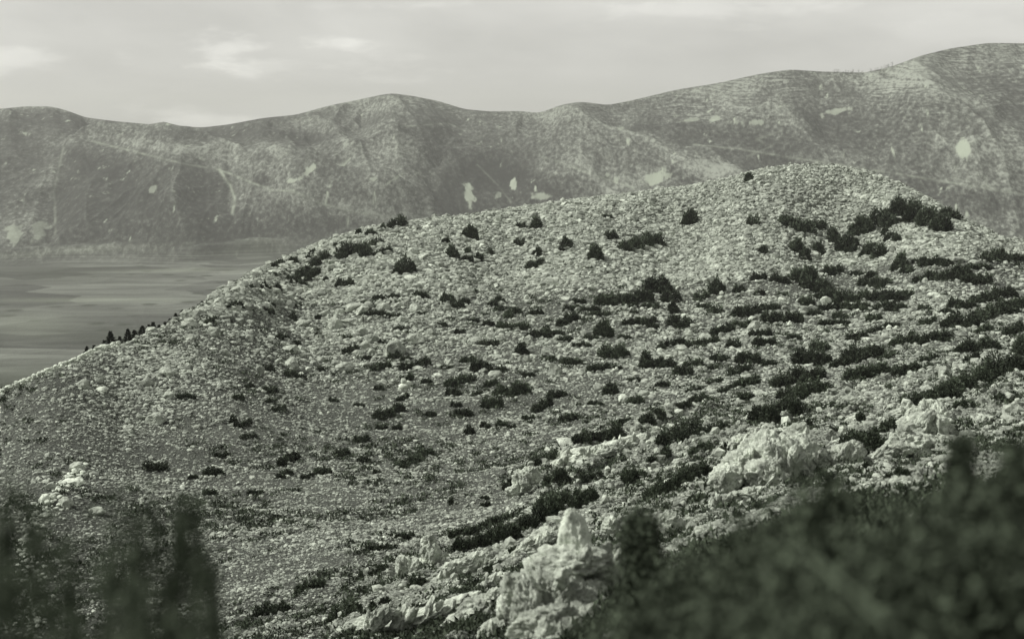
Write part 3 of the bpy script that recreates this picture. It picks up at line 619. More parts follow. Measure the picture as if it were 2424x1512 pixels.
B_ = [ # px, py, w, h, tilt(, kind)
(1773,418,30,22),(941,530,36,22),(907,542,15,12),(849,552,18,13),(875,555,24,17,30),(795,583,12,9),(741,597,18,14),(842,592,60,34,0),(891,575,30,18,20,1),(905,600,40,14,20),
(760,616,40,24,30),(730,614,14,13),(695,617,18,12),(656,627,26,14,30),(662,649,36,12,35),(714,652,52,20,40),(734,658,56,20,45),(683,664,17,14),(658,681,17,13),(615,682,50,12,30),
(817,672,36,18),(772,664,12,12),(1069,600,36,30,30),(1057,571,20,16),(1115,548,50,38,30),(1107,591,22,18,0,1),(1121,614,34,18),(1160,597,20,18,0,1),(1271,530,28,26),(1235,534,24,16,0,1),
(1232,574,24,16,0,1),(1273,597,18,22),(1268,625,34,18,20),(897,705,24,10),(933,703,24,9),(993,701,26,15),(1060,708,30,22),(1080,724,26,17),(1101,715,18,12),(1113,691,34,10),
(633,735,30,14,20),(640,722,18,10),(702,723,22,8),(694,752,26,20,0,1),(753,751,14,10),(875,744,40,10,10),(910,746,26,12),(936,750,22,9),(669,799,34,12),(753,790,20,28,0,1),  # the widest one here is a dark shadow built as a bush
(817,799,34,12,0,1),(702,815,20,14),(830,830,36,14,20),(933,843,26,16),(869,849,18,10),(902,868,44,18,10),(983,863,66,22,10),(633,874,30,14),(686,885,28,20),(712,894,24,8),
(760,876,14,9),(971,893,20,20),(897,920,18,10),(640,925,30,13),(953,942,28,10,20),(1137,870,46,24),(1110,851,28,16),(1187,871,24,16,0,1),(1058,871,26,9),(1093,899,60,24,15),
(1162,909,32,16,10),(1074,930,36,18),(1206,921,62,34),(1137,931,44,8,15),(1234,827,30,36),(1090,787,26,12),(1156,768,26,12),(1215,773,70,18),(1278,788,42,26),(1160,812,40,18,0,1),
(1213,741,36,20,35),(1174,714,30,20,35),(1268,740,26,14),(1181,732,20,9),(946,777,30,14,0,1),
(555,727,42,16,20),(500,760,26,10,25),(440,940,42,12),(565,942,24,12),(580,1003,32,12,20),(552,998,24,22,35),(660,969,34,10,10),(640,950,18,8),(683,1085,52,26,20),(765,1116,38,16,10),
(672,1122,30,18,25),(728,1128,34,10,25),(505,1118,42,20),(457,1130,20,10),(497,1166,32,12),(605,1167,36,12),(590,1033,36,14,0,1),(525,1078,26,10),(368,1103,56,26,0,1),(650,1227,22,12,25),
(985,1082,80,24,25),(920,976,60,24,22),(903,1012,26,13),(862,1088,24,16),(810,1074,32,20,10),(856,1040,36,16,10),(1020,980,20,12),(1095,978,32,18),(1165,955,50,26),(1110,1020,24,22),
(1150,1008,20,12),(1187,1003,22,14),(1285,960,50,24,25),(1345,990,36,16),(1210,1010,20,10,0,1),(940,1014,18,10),(893,1120,18,10,0,1),(590,915,22,9),(700,1160,20,8,0,1),
(1409,600,48,40),(1555,676,50,32),(1584,686,28,24),(1434,707,50,36),(1480,707,46,28),(1527,704,42,30),(1587,704,42,28),(1694,682,50,38),(1661,703,32,14,15),(1797,658,32,16),
(1845,662,30,16),(1902,649,50,30),(1749,685,22,14),(1798,695,22,10),(1853,700,24,12,0,1),(1935,676,55,34),(1370,713,28,12),(1354,732,36,14),(1398,734,42,14),(1420,744,46,12),
(1491,726,34,10),(1499,740,18,12,0,1),(1540,726,36,14),(1592,732,36,28),(1343,758,46,20,20),(1431,780,50,46),(1488,762,30,16),(1529,760,46,18),(1609,763,50,28),(1666,726,30,12),
(1694,734,36,24,0,1),(1768,739,62,26,10),(1822,729,46,16),(1906,717,28,18),(1850,754,92,26),(1710,781,50,20,15),(1757,770,46,18),(1800,789,50,18),(1809,810,50,22),(1737,811,36,26,0,1),
(1590,814,62,18,15),(1661,811,76,18,12),(1338,803,32,13),(1376,818,40,14),(1450,833,56,36),(1529,853,42,46),(1574,859,44,28),(1644,857,36,20,0,1),(1617,880,46,22),(1705,848,36,20),
(1773,850,56,28),(1751,874,64,30,20,1),(1351,855,44,18),(1417,872,52,18,10),(1461,871,20,9),(1688,871,20,12,0,1),(1447,918,44,38),(1316,932,36,22),(1505,948,30,18),(1644,923,40,10,10,1),
(1664,943,50,20,15),(1620,960,36,10,20),(1721,921,42,11,25),(1770,904,52,24,20),(1762,940,46,16),(1546,984,50,28,25),(1354,987,34,18),(1918,846,84,44,0),(1890,890,110,44,10),(1915,925,110,30,20),
(1835,968,130,48,24),(2178,509,130,46,-17),(2250,506,36,22,-30),(2088,520,56,36,-10),(2040,535,60,50,50),(2005,575,60,44,40),(1971,562,36,34),(1888,532,66,28,-15),(1936,536,28,16),(1936,585,36,28),
(1886,577,46,36),(1908,606,34,26,-30),(2072,592,46,28,-20),(2108,557,42,20,-30),(2012,592,26,16),(2133,618,42,32),(2148,640,24,16),(2212,620,58,18),(2174,620,30,6),(2229,655,68,20),
(2176,661,28,14),(2352,608,50,22),(2401,610,52,16),(2278,643,42,28),(2317,633,50,10),(2313,662,58,20),(1972,641,40,20),(2028,649,24,7),(2063,652,24,16),(2045,670,20,12),
(2084,670,36,20),(1980,700,70,40,-10),(2045,700,28,20),(2081,701,44,28),(2122,703,44,28),(2105,726,68,22),(2148,698,24,13),(2024,726,62,20),(1908,716,28,18),(1965,728,40,18),
(1989,747,34,18),(1961,765,44,16),(2000,767,26,11),(2070,754,36,18),(2190,733,34,13),(2274,722,58,26),(2330,706,60,24,10),(2374,694,52,24),(2345,738,80,40,15),(2400,722,60,40,15),
(2282,761,68,38),(2197,761,42,22,0,1),(2028,798,46,22,15),(2070,782,38,14,15),(2146,803,48,28),(2190,805,30,28),(2227,794,46,28),(2313,816,68,40),(2045,832,84,48,12),(2050,880,100,34,10),
(2144,878,68,28,18),(2205,935,120,50,26),(2290,898,110,50,20),(2378,860,110,70,20),(2420,820,50,50,0),
(1340,1190,150,44,20),(1250,1235,110,44,24),(1150,1278,150,36,14),(1610,1022,110,56,22,1),(1640,1125,130,34,26),(1555,1165,60,26,20),(2035,1045,90,56,15),(2095,1015,60,26,25),(2036,990,22,26),(1840,1030,50,16,15,1),
(883,1351,70,16,15,1),(815,1440,70,50,0,1),(905,1296,70,14,0,1),(1149,1195,20,13),(1147,1178,16,10),(1215,1142,50,18,25),(1289,1085,66,26,20),(1313,1127,56,40),(1419,1030,110,42,12),(1500,1127,60,30,20),  # the two smallest here are dark holes built as bushes
(1575,1155,50,26,15),(1068,1190,26,20,0,1),(1199,1400,64,18,15,1),(1262,1412,54,40,0,1),(1132,1472,34,26,0,1),(1130,1250,60,20,20,1),(985,1378,36,26,0,1),(735,1385,70,24,15,1),(640,1440,80,30,10,1),(1275,1345,60,20,45),(1440,1030,24,40,0,1),
(2165,1190,60,16,0,1),(2050,1100,24,20,0,1),(1760,1090,60,22,15,1),(1700,1010,50,16,15,1),(1860,1075,30,40,0,1),(2240,1000,30,30,0,1)]
B_ += [(1633,520,46,36,30),(1518,573,88,28,10),(1340,574,36,34,35),(1808,591,24,18),(1783,526,26,18,0,1),(1445,561,24,16),(1437,514,16,9),(1395,640,16,8),(1000,745,20,8),(1045,770,22,9),(905,812,18,8),(960,850,20,8),(1010,905,24,9),(1120,760,22,9),(1320,790,26,10),(1300,850,28,12),(1250,890,26,10),(1400,800,30,12),(1480,800,28,10),(1545,775,28,10),(1570,910,30,12),(1500,900,26,10),(1410,955,30,12),(1250,990,28,10),(1080,960,22,9),(850,960,22,8),(790,948,20,8),
 (1690,905,36,12,20),(1820,860,30,14),(1880,800,26,10),(1930,742,30,12),(2240,740,26,12),(2300,770,34,16,15),(2110,770,30,12),(2330,780,36,18,20),(2400,780,40,24,10),(2200,850,40,14,18),(2100,845,30,12,15),(1990,860,40,20,10),(2300,850,36,16,20),(1940,820,40,24),(1870,930,60,24,15),
 (1400,1130,50,20,20),(1560,1080,50,20,20),(1480,1000,40,14,20),(1660,1060,50,20,20),(1380,1180,60,26,15),(1180,1230,50,20,20),(1090,1260,50,18,15),(960,1270,40,14,10),(1230,1300,50,18,25),(1170,1340,44,16,20),(1100,1390,40,16,20),(900,1430,50,18,15),(1940,1130,60,20,0),(2120,1120,50,18,0),(2380,1060,40,18,0),(1720,1060,40,18,20),(1900,1010,40,18,20),(2280,960,40,16,15),(2380,940,50,18,5)]
STEMMED = 10**9
for q in B_: bush(*q)
bush(958, 628, 56, 46, 15, 1, stem=((956, 652), (966, 568)))
rank = sorted(range(len(BUSHES)), key=lambda i: -BUSHES[i]['w'] * BUSHES[i]['h'])
for i in rank[300:]: BUSHES[i]['merge'] = True
built = [build_bush(i, b) for i, b in enumerate(BUSHES)]
V, Fc, T = join([q for q in built if isinstance(q, tuple)])          # the smallest ones, beyond the 300 that show largest
link('low_bushes', make_mesh('low_bushes', V, Fc, {'tone': T}, False, M_BUSH), kind='stuff', label='smallest dark bushes dotted over the slope')
BUSHES = [b for b in BUSHES if not b.get('merge')]

# ------------------------------------------------------------------ rocks
def rockmesh(C, Rv, seed, sub=3, rough=0.30, karst=0.0, tilt=0.0, cell=1.0):
    V, Fc = ico(sub); V = V.copy(); o = seed * 3.71
    lf = fbm(V[:, 0] * 1.1 + o, V[:, 1] * 1.1, V[:, 2] * 1.1 - o, oct=2, s=seed % 89)
    fc = np.zeros(len(V))
    r = np.random.default_rng(seed)
    for q in range(9):                                   # flat breaks
        nrm = r.normal(0, 1, 3); nrm /= np.linalg.norm(nrm); h = r.uniform(0.62, 0.92)
        d = V @ nrm; V = V - np.where(d > h, (d - h), 0)[:, None] * nrm
    mid = fbm(V[:, 0] * 3 * cell + o, V[:, 1] * 3 * cell, V[:, 2] * 3 * cell, oct=4, s=seed % 83, ridged=karst > 0)
    k = 1 + rough * lf + (0.07 + karst * 0.26) * mid
    if karst > 0:
        pit = fbm(V[:, 0] * 7 * cell, V[:, 1] * 7 * cell + o, V[:, 2] * 4 * cell, oct=3, s=7 + seed % 71)
        k = k - karst * 0.22 * sstep(0.1, 0.5, pit)
    V = V * k[:, None] * Rv
    c, s = math.cos(tilt), math.sin(tilt); x, z = V[:, 0].copy(), V[:, 2].copy()
    V[:, 0] = x * c - z * s; V[:, 2] = x * s + z * c
    return V + C, Fc, np.full(len(V), r.uniform(0.88, 1.12))
ROCKS = []
def boulder(px, py, wp, hp, tilt=0, mat=None, name='boulder', label=None):
    i = len(ROCKS); B = cast(px, py + hp * 0.42); D = np.linalg.norm(B[:2]); k = D / F
    Rv = np.array([wp * k * 0.54, wp * k * 0.45, hp * k * 0.66])
    C = B + np.array([0, 0, hp * k * 0.30])
    V, Fc, T = rockmesh(C * 0, Rv, 500 + i, 3 if wp < 34 else 4, 0.26, 0.12, math.radians(tilt))
    me = make_mesh(name, V, Fc, {'tone': T}, False, mat or M_BOULD); o = link(name, me, loc=C)
    o['category'] = 'rock'; o['group'] = 'boulders lying on the hillside'
    ROCKS.append(dict(obj=o, px=px, py=py, w=wp, h=hp, label=label)); return o
for q in [(795,768,34,28,30),(839,727,44,20,18),(805,740,22,18,30),(824,763,42,16),(871,724,26,20),(905,727,30,22),(949,721,24,16),(983,727,28,22),(770,743,24,16),(683,733,20,14),(717,768,34,16,15),(755,796,18,14),(858,786,28,22),(877,804,34,22),
          (932,828,48,34,35),(985,804,42,24),(1022,787,28,18),(939,787,18,12),(686,827,42,18,10),(689,859,38,24),(820,871,46,24,8),(614,874,20,22),(867,818,26,22),(849,837,22,16),(880,834,20,14),(1058,730,24,16),(1124,805,40,16),(1165,793,26,14),(1187,802,26,16),
          (708,902,26,14,15),(1246,849,20,16),(1171,883,30,16),(792,861,24,14),(655,855,28,8,35),(1784,770,30,20),(1669,796,26,16),(1540,784,22,16),(1499,873,16,14),(1313,876,34,30,25),(1420,915,26,20),(1524,930,28,12,15),(1527,902,20,12),
          (1642,773,20,14),(1628,789,22,16),(1940,777,14,10),(2151,736,22,7),(2179,742,26,10),(2260,615,42,14),(2285,615,22,12),(2306,622,26,12),(2225,703,22,10),(2271,738,18,10),(2352,685,20,10),(2197,819,26,16),(2190,664,12,9),(2355,645,20,12),(2144,668,14,12),
          (155,1190,36,22),(195,910,30,24),(215,930,18,12),(235,900,26,18),(396,880,38,18,-10),(371,992,48,24,12),(506,785,32,26,25),(741,1180,14,10),(546,1305,16,14),(230,1207,40,16),(398,938,26,16,20),(290,925,20,12),(345,905,30,20),(180,1108,40,20),(120,1150,24,22),(455,800,24,14),
          (2390,995,40,26),(2060,1005,30,14),(2190,1240,18,10),(2290,1030,36,24,-10),(2230,1090,40,22),(2170,1150,26,12),(2210,1130,24,12),(2100,1200,26,14),(1650,1195,16,12),(1140,1035,18,12,0),(530,835,22,14),(590,800,20,14),(470,880,24,14),(760,850,22,12),(1010,830,22,14),(1045,815,20,12),(1085,800,18,12)]:
    boulder(*q)
for q in [(1246,708,14,14),(1869,766,13,12),(1927,843,20,24,20),(1475,945,22,22),(1956,713,24,20,-20),(2211,699,24,10),(1940,777,12,10),(2334,900,13,18,15),(1513,1040,40,16,28),(173,1140,46,18),(105,1182,22,26,-20),(240,921,34,12),(1382,1040,14,12,0)]:
    boulder(*q, mat=M_PALE)
BOULD_END = len(ROCKS)

def outcrop(name, blobs, label, seed, mat=None, pale=None, category='rock', sub=5, karst=0.8, cell=1.0):
    """one rock mass grown from overlapping lumps; first blob gives its distance"""
    px, py, wp, hp = blobs[0][:4]; B = cast(px, py + hp * 0.5); D = np.linalg.norm(B[:2]); L_ = []
    for q, bl in enumerate(blobs):
        px, py, wp, hp = bl[:4]; tl = bl[4] if len(bl) > 4 else 0; dd = bl[5] if len(bl) > 5 else 0
        x_, y_, z_ = pix_dir(px, py); Dq = D + dd; s = Dq / math.hypot(x_, y_); k = Dq / F
        C = np.array([x_, y_, z_]) * s
        L_.append(rockmesh(C, np.array([wp * k * 0.56, max(wp, hp) * k * 0.42, hp * k * 0.56]), seed + q * 7, sub, 0.22, karst, math.radians(tl), cell))
    r = np.random.default_rng(seed + 3)
    if karst > 0.3:
        for q in range(14 + 3 * len(blobs)):
            bl = blobs[int(r.integers(0, len(blobs)))]; tl = math.radians(bl[4] if len(bl) > 4 else 0); dd = bl[5] if len(bl) > 5 else 0
            u, v = r.uniform(-1, 1), r.uniform(-0.9, 1); du = u * bl[2] * 0.48; dv = v * bl[3] * 0.44 * math.sqrt(max(0.05, 1 - u * u * .7))
            sz = r.uniform(0.16, 0.34) * (bl[2] + bl[3]) * 0.5; k0 = D / F
            x_, y_, z_ = pix_dir(bl[0] + du * math.cos(tl) - dv * math.sin(tl), bl[1] - du * math.sin(tl) - dv * math.cos(tl)); Dq = D + dd - bl[2] * k0 * 0.34 * math.sqrt(max(0.0, 1 - u * u)) ; s_ = Dq / math.hypot(x_, y_)
            L_.append(rockmesh(np.array([x_, y_, z_]) * s_, np.array([sz * k0 * r.uniform(.25, .6), sz * k0 * .5, sz * k0 * r.uniform(.6, 1.25)]), seed + 300 + q, 4, 0.6, karst * 1.1, math.radians(r.uniform(-45, 10)), cell * .8))
    V, Fc, T = join(L_); o0 = B
    me = make_mesh(name, V - o0, Fc, {'tone': T}, True, mat or M_KARST)
    o = link(name, me, loc=o0); o['category'] = category; o['label'] = label; return o
# the foreground pinnacle and its ragged mass
o = outcrop('rock_outcrop', [(1350,1420,150,140),(1290,1400,90,150,15,0.2),(1420,1420,130,130,0,.6),(1350,1335,160,90,0,.3),(1230,1400,70,90,30,-.2),(1500,1370,60,110,-20,1.0),(1455,1340,36,70,-10,.8),(1280,1480,130,90,10,-.8),(1440,1490,130,70,0,-.2),(1475,1430,90,100,0,1.2),(1400,1350,80,90,0,.5),(1245,1440,60,120,10,-.6),(1430,1330,34,80,-12,.5),(1300,1340,60,50,30,.4),(1380,1480,140,90,0,-.4),(1490,1400,50,60,0,1.0),(1330,1500,120,60,0,-1.0)],
            'large ragged pale outcrop carrying the white pinnacle in the foreground', 900, sub=5, cell=1.7)
V, Fc, T = join([rockmesh(np.zeros(3), np.array([1, .9, 1.0]), 951, 5, 0.16, 0.34, 0, 1.4)])
base = o.location; x_, y_, z_ = pix_dir(1362, 1302); Dq = math.hypot(base[0], base[1]) + 0.4; s = Dq / math.hypot(x_, y_); k = Dq / F
C = np.array([x_, y_, z_]) * s
zz = V[:, 2] / max(abs(V[:, 2]).max(), 1e-6)
taper = np.sqrt(np.clip(1 - np.abs(zz) ** 2.6, 0, 1)) / np.sqrt(np.clip(1 - zz ** 2, 0.02, 1)) * (1 - 0.22 * np.clip(zz, 0, 1))
V = V * np.stack([taper * 47 * k, taper * 42 * k, np.full(len(V), 92 * k)], -1)
V[:, 0] -= 4 * k * zz
pn = link('pinnacle', make_mesh('pinnacle', V + C - np.array(base), Fc, {'tone': T * 1.05}, True, M_PALE), o)
pn['label'] = 'smooth white blunt pinnacle'
outcrop('rock_outcrop', [(1590,1250,70,60),(1570,1240,50,50,20),(1615,1262,40,50),(1585,1222,30,30)], 'small crumbly pale outcrop amid dark blurred shrubs right of the pinnacle', 1000, cell=1.2)
outcrop('rock_outcrop', [(1850,1090,110,90),(1800,1070,90,80,30,.5),(1760,1100,90,70,25,0),(1870,1050,90,60,25,1),(1905,1090,60,90,0,.6),(1720,1130,70,60,30,-.4),(1820,1120,90,60,0,-.5),(1890,1020,40,36,20,1.2),(1700,1130,30,50,-25,-.4),(1770,1040,90,20,12,1.2)],
        'broad knobbly pale outcrop with dark clefts above the blurred shrubs', 1100, cell=1.6)
outcrop('rock_outcrop', [(2150,1050,90,50),(2110,1066,80,36,25),(2143,1030,36,44,10),(2180,1070,70,36,-25),(2085,1080,30,26)], 'pale wedge-shaped outcrop with rounded knob below the dark hollow bushes', 1200, cell=1.2)
outcrop('rock_outcrop', [(2200,1010,90,60),(2170,985,50,40,20,.5),(2225,990,40,60,10,.5),(2200,960,40,30,0,1),(2160,1010,60,50,0,.2),(2140,975,60,20,15,1)], 'craggy pale outcrop just under the long dark diagonal bush band', 1300, cell=1.4)
outcrop('rock_outcrop', [(1020,1310,50,60),(955,1345,30,60),(1000,1345,70,50,20),(965,1385,60,70),(1040,1340,50,40),(1015,1285,30,40)], 'jagged grey outcrop with two stubby towers at the stony ridge', 1400, cell=1.3)
outcrop('rock_outcrop', [(1205,1450,46,90,10),(1195,1490,90,60),(1225,1420,26,60,20),(1160,1500,60,50)], 'smooth pale flowing rock rib left of the big pinnacle outcrop', 1500, karst=0.35)
outcrop('rock_outcrop', [(1180,1375,60,36,20),(1150,1392,60,26,20),(1200,1395,30,30)], 'low rounded ledge of pale rock above a dark sparse shrub', 1600)
outcrop('rock_outcrop', [(1000,1460,160,40,18),(930,1490,110,40,18),(1080,1430,110,30,18),(1060,1480,120,50,10)], 'long layered pale rock ledge along the lower edge', 1700, cell=1.5)
outcrop('rock_outcrop', [(1235,1140,40,50),(1255,1125,36,40),(1220,1160,40,26)], 'small ragged grey crag beside two round dark bushes', 1800)
outcrop('rock_outcrop', [(1370,1080,90,34,15),(1430,1065,80,30,15,.5),(1470,1085,70,30,10,.3),(1330,1100,50,26)], 'lumpy low pale rock band above the round dark bush', 1900)
outcrop('rock_outcrop', [(1480,1050,60,24,22),(1450,1058,50,22,20)], 'low tilted pale slab under the dark hollow bush', 1950)
outcrop('rock_outcrop', [(2330,1000,50,30),(2370,1010,50,26),(2340,1020,60,20)], 'blocky pale ledge at the upper right of the stony ridge', 1970, karst=.4)
outcrop('rock_outcrop', [(1700,1190,40,30),(1735,1180,50,30,10),(1780,1165,60,24,10)], 'flat pale rocks at the margin of the blurred shrubs', 1990)
outcrop('rock_outcrop', [(1130,1440,90,60,20),(1090,1470,80,50,20),(1170,1420,50,50,30),(1150,1490,80,50,0)], 'jagged pale ridge between the layered ledge and the smooth rib', 2200, cell=1.3)
outcrop('rock_outcrop', [(1285,1275,70,40,25),(1250,1295,60,36,25),(1310,1262,40,30,20),(1220,1320,60,34,25)], 'low crumbly pale rocks stepping down left of the pinnacle', 2250, cell=1.2)
outcrop('rock_outcrop', [(1090,1340,80,40,18),(1130,1325,60,34,15),(1060,1365,60,30,20)], 'flat crumbly pale ledge beneath the dark diagonal bush band', 2300, cell=1.2)
outcrop('rock_outcrop', [(870,1480,110,46,18),(820,1500,80,30,18),(910,1455,60,30,20)], 'low broken pale ledge at the left end of the stony ridge', 2350, cell=1.2)
outcrop('rock_outcrop', [(1980,1080,70,50,10),(2020,1070,50,44,20),(1950,1110,60,50,0),(2000,1110,70,30,0)], 'rounded pale rock hump between the broad outcrop and the wedge-shaped one', 2400, cell=1.2)
outcrop('rock_outcrop', [(1440,1250,40,50,-10),(1450,1290,50,60,0)], 'small pointed pale crag at the right shoulder of the pinnacle', 2450, cell=1.2)
o = outcrop('stone_pile', [(958,915,24,16),(950,920,18,12,20),(966,908,16,14),(962,922,18,10),(955,902,12,14,30),(970,918,10,8)], 'small heap of very white stones on the dark herb slope', 2100, M_PALE, sub=3, karst=.1, category='stone pile')

# dry stone walls: one mesh of fitted stones each
def wall(pts, wpx, rows, label, seed, mat, name='stone_wall', jit=0.5, step=0.5, sz=(.4, .75)):
    r = np.random.default_rng(seed); parts = []; tot = 0
    seg = [(p, q, math.hypot(q[0] - p[0], q[1] - p[1])) for p, q in zip(pts[:-1], pts[1:])]
    for p, q, ln in seg:
        n_ = max(2, int(ln / (wpx * step)))
        for i in range(n_):
            f = i / n_; B = cast(p[0] + (q[0] - p[0]) * f, p[1] + (q[1] - p[1]) * f + wpx * 0.5); k = np.linalg.norm(B[:2]) / F
            for row in range(rows):
                s = wpx * k * r.uniform(*sz)
                C = B + np.array([r.normal(0, 1) * wpx * k * jit, r.normal(0, 1) * wpx * k * jit, s * 0.2 + row * wpx * k * sz[0]])
                V, Fc, T = rockmesh(C, np.array([s * .62, s * .55, s * .42]), int(r.integers(1, 9999)), 2, 0.25, 0)
                parts.append((V, Fc, T))
    V, Fc, T = join(parts); o0 = V.mean(0)
    o = link(name, make_mesh(name, V - o0, Fc, {'tone': T}, False, mat), loc=o0); o['category'] = 'stone wall'; o['label'] = label
wall([(-10,932),(50,906),(100,884),(190,847),(230,827),(285,813)], 17, 3, 'thin pale dry stone wall along the hill edge above the valley', 3, M_PALE, jit=0.14, step=0.22, sz=(.28, .6))
wall([(75,1512),(70,1460),(95,1390),(75,1340),(60,1290),(66,1240),(100,1195),(165,1120),(200,1085)], 34, 2, 'tumbled white stone wall descending at the lower left', 4, M_PALE, jit=0.34, step=0.07, sz=(.15, .40))
wall([(285,1030),(300,990),(295,950),(265,920),(210,905)], 20, 1, 'curving row of fallen pale blocks on the left slope', 6, M_BOULD, jit=0.9)

# ------------------------------------------------------------------ trees
def conifer(P, h, wd, seed, label, group, name='conifer_tree', rnd=False, mat=None, n_=420):
    root = link(name, None, loc=P); r = np.random.default_rng(seed)
    V, Fc, T = tube([(0, 0, -h * 0.08), (0.02 * h, 0, h * .4), (0, 0.01 * h, h * 0.9)], h * 0.035, h * 0.008, 6)
    link('trunk', make_mesh('trunk', V, Fc, {'tone': T}, True, M_WOOD), root)
    z = r.uniform(0, 1, n_) ** 1.25; prof_ = (1 - z) * 0.95 + 0.05 if not rnd else np.sqrt(np.clip(1 - (2 * z - 0.9) ** 2, 0.05, 1))
    tier = 0.75 + 0.25 * np.cos(z * 34 + seed)
    a = r.uniform(0, 6.28, n_); a0 = 1 + 0.35 * np.sin(3 * a + seed)
    q = r.uniform(0.35, 1, n_); rad = wd * 0.5 * prof_ * tier * q * a0
    Pp = np.stack([np.cos(a) * rad, np.sin(a) * rad, h * (0.12 + 0.88 * z)], -1)
    g = np.stack([np.cos(a), np.sin(a), r.normal(0.15, 0.3, n_)], -1); sd_ = np.cross(g, r.normal(0, 1, (n_, 3))); sd_ /= np.linalg.norm(sd_, axis=1)[:, None]
    ln = h * (0.085 if rnd else 0.075) * r.uniform(.6, 1.5, n_)
    V = np.stack([Pp - sd_ * (ln * .35)[:, None], Pp - g * (ln * .4)[:, None], Pp + sd_ * (ln * .35)[:, None], Pp + g * ln[:, None]], 1).reshape(-1, 3)
    link('crown', make_mesh('crown', V, np.arange(n_ * 4).reshape(-1, 4), {'tone': np.repeat(r.uniform(0, 1, n_), 4)}, False, mat or M_CONE), root)
    root['category'] = 'tree'; root['label'] = label; root['group'] = group; return root
ORD = ['first', 'second', 'third', 'fourth', 'fifth', 'sixth', 'seventh', 'eighth', 'ninth', 'tenth', 'eleventh', 'twelfth', 'thirteenth', 'fourteenth', 'fifteenth', 'sixteenth', 'seventeenth', 'eighteenth', 'nineteenth', 'twentieth',
       'twenty-first', 'twenty-second', 'twenty-third', 'twenty-fourth', 'twenty-fifth', 'twenty-sixth', 'twenty-seventh', 'twenty-eighth', 'twenty-ninth', 'thirtieth'] + [f'thirty-{k}' for k in ('first', 'second', 'third', 'fourth', 'fifth', 'sixth', 'seventh', 'eighth', 'ninth')]
# conifers on the back slope at the left: (px, tip y, width px, height px)
TR = [(205,812,12,22),(222,806,12,20),(246,800,13,20),(261,780,20,40),(283,792,16,26),(302,768,17,36),(318,782,18,26),(337,770,22,36),(352,772,16,28),(362,756,18,38),(376,758,20,36),(390,756,14,34),(402,762,16,22),(416,748,15,22),(432,738,16,20),(447,730,14,18),(462,722,16,18),(478,712,15,18),(300,800,22,16),(340,795,24,18)]
for i, (px, ty, wp, hp) in enumerate(TR):
    a, m = pix_am(px, ty); a = float(a); ia = int(round(np.interp(a, AZ, np.arange(nA)))); jc = np.argmax(np.where((R_[ia] > 60) & (R_[ia] < 420), ELEV[ia], -9)); rc_ = R_[ia][jc]
    D = rc_ * random.uniform(1.03, 1.07); gz = float(zat(np.array([a]), np.array([D]))[0]); top = float(m) * D; h = max(top - gz, hp * D / F) * random.uniform(.72, 1.05)
    conifer((math.sin(a) * D, math.cos(a) * D, gz), h * 1.02, wp * D / F * 1.9, 40 + i, f'dark {"narrow pointed" if wp < 17 else "broad bushy"} conifer behind the hill edge, {ORD[i]} one from the left' if i < 18 else f'low dark conifer nestled under the taller ones, {"nearer the wall" if i == 18 else "farther from the wall"}', 'conifers behind the hill edge', n_=1100)
# small trees in the saddle on the far skyline
for i in range(30):
    r = random.Random(i + 5); px = 1975 + i * 5.6 + r.uniform(-2, 2) if i < 24 else [2085, 2094, 2103, 2112, 2125, 2150][i - 24]
    a, m = pix_am(px, 160); a = float(a); ia = int(round(np.interp(a, FA, np.arange(len(FA))))); j = np.argmax(np.where(FRR[ia] > 1700, Zf[ia] / FRR[ia], -9)); off = r.choice([0, 0, 1, 2, 4])
    j = max(j - off * 6, 0); D = FRR[ia][j]; s = D / F; sz = r.uniform(4.5, 8.5) if i != 24 else 11
    conifer((math.sin(a) * D, math.cos(a) * D, Zf[ia][j] - 0.5), sz * s * 1.2, sz * 1.15 * s, 300 + i, f'tiny round dark tree in the skyline saddle, {ORD[i]} of the row from the left' if i < 24 else f'tiny round tree climbing the skyline past the saddle, {ORD[i - 24]} of six', 'small trees on the skyline', 'round_tree', True, n_=60)

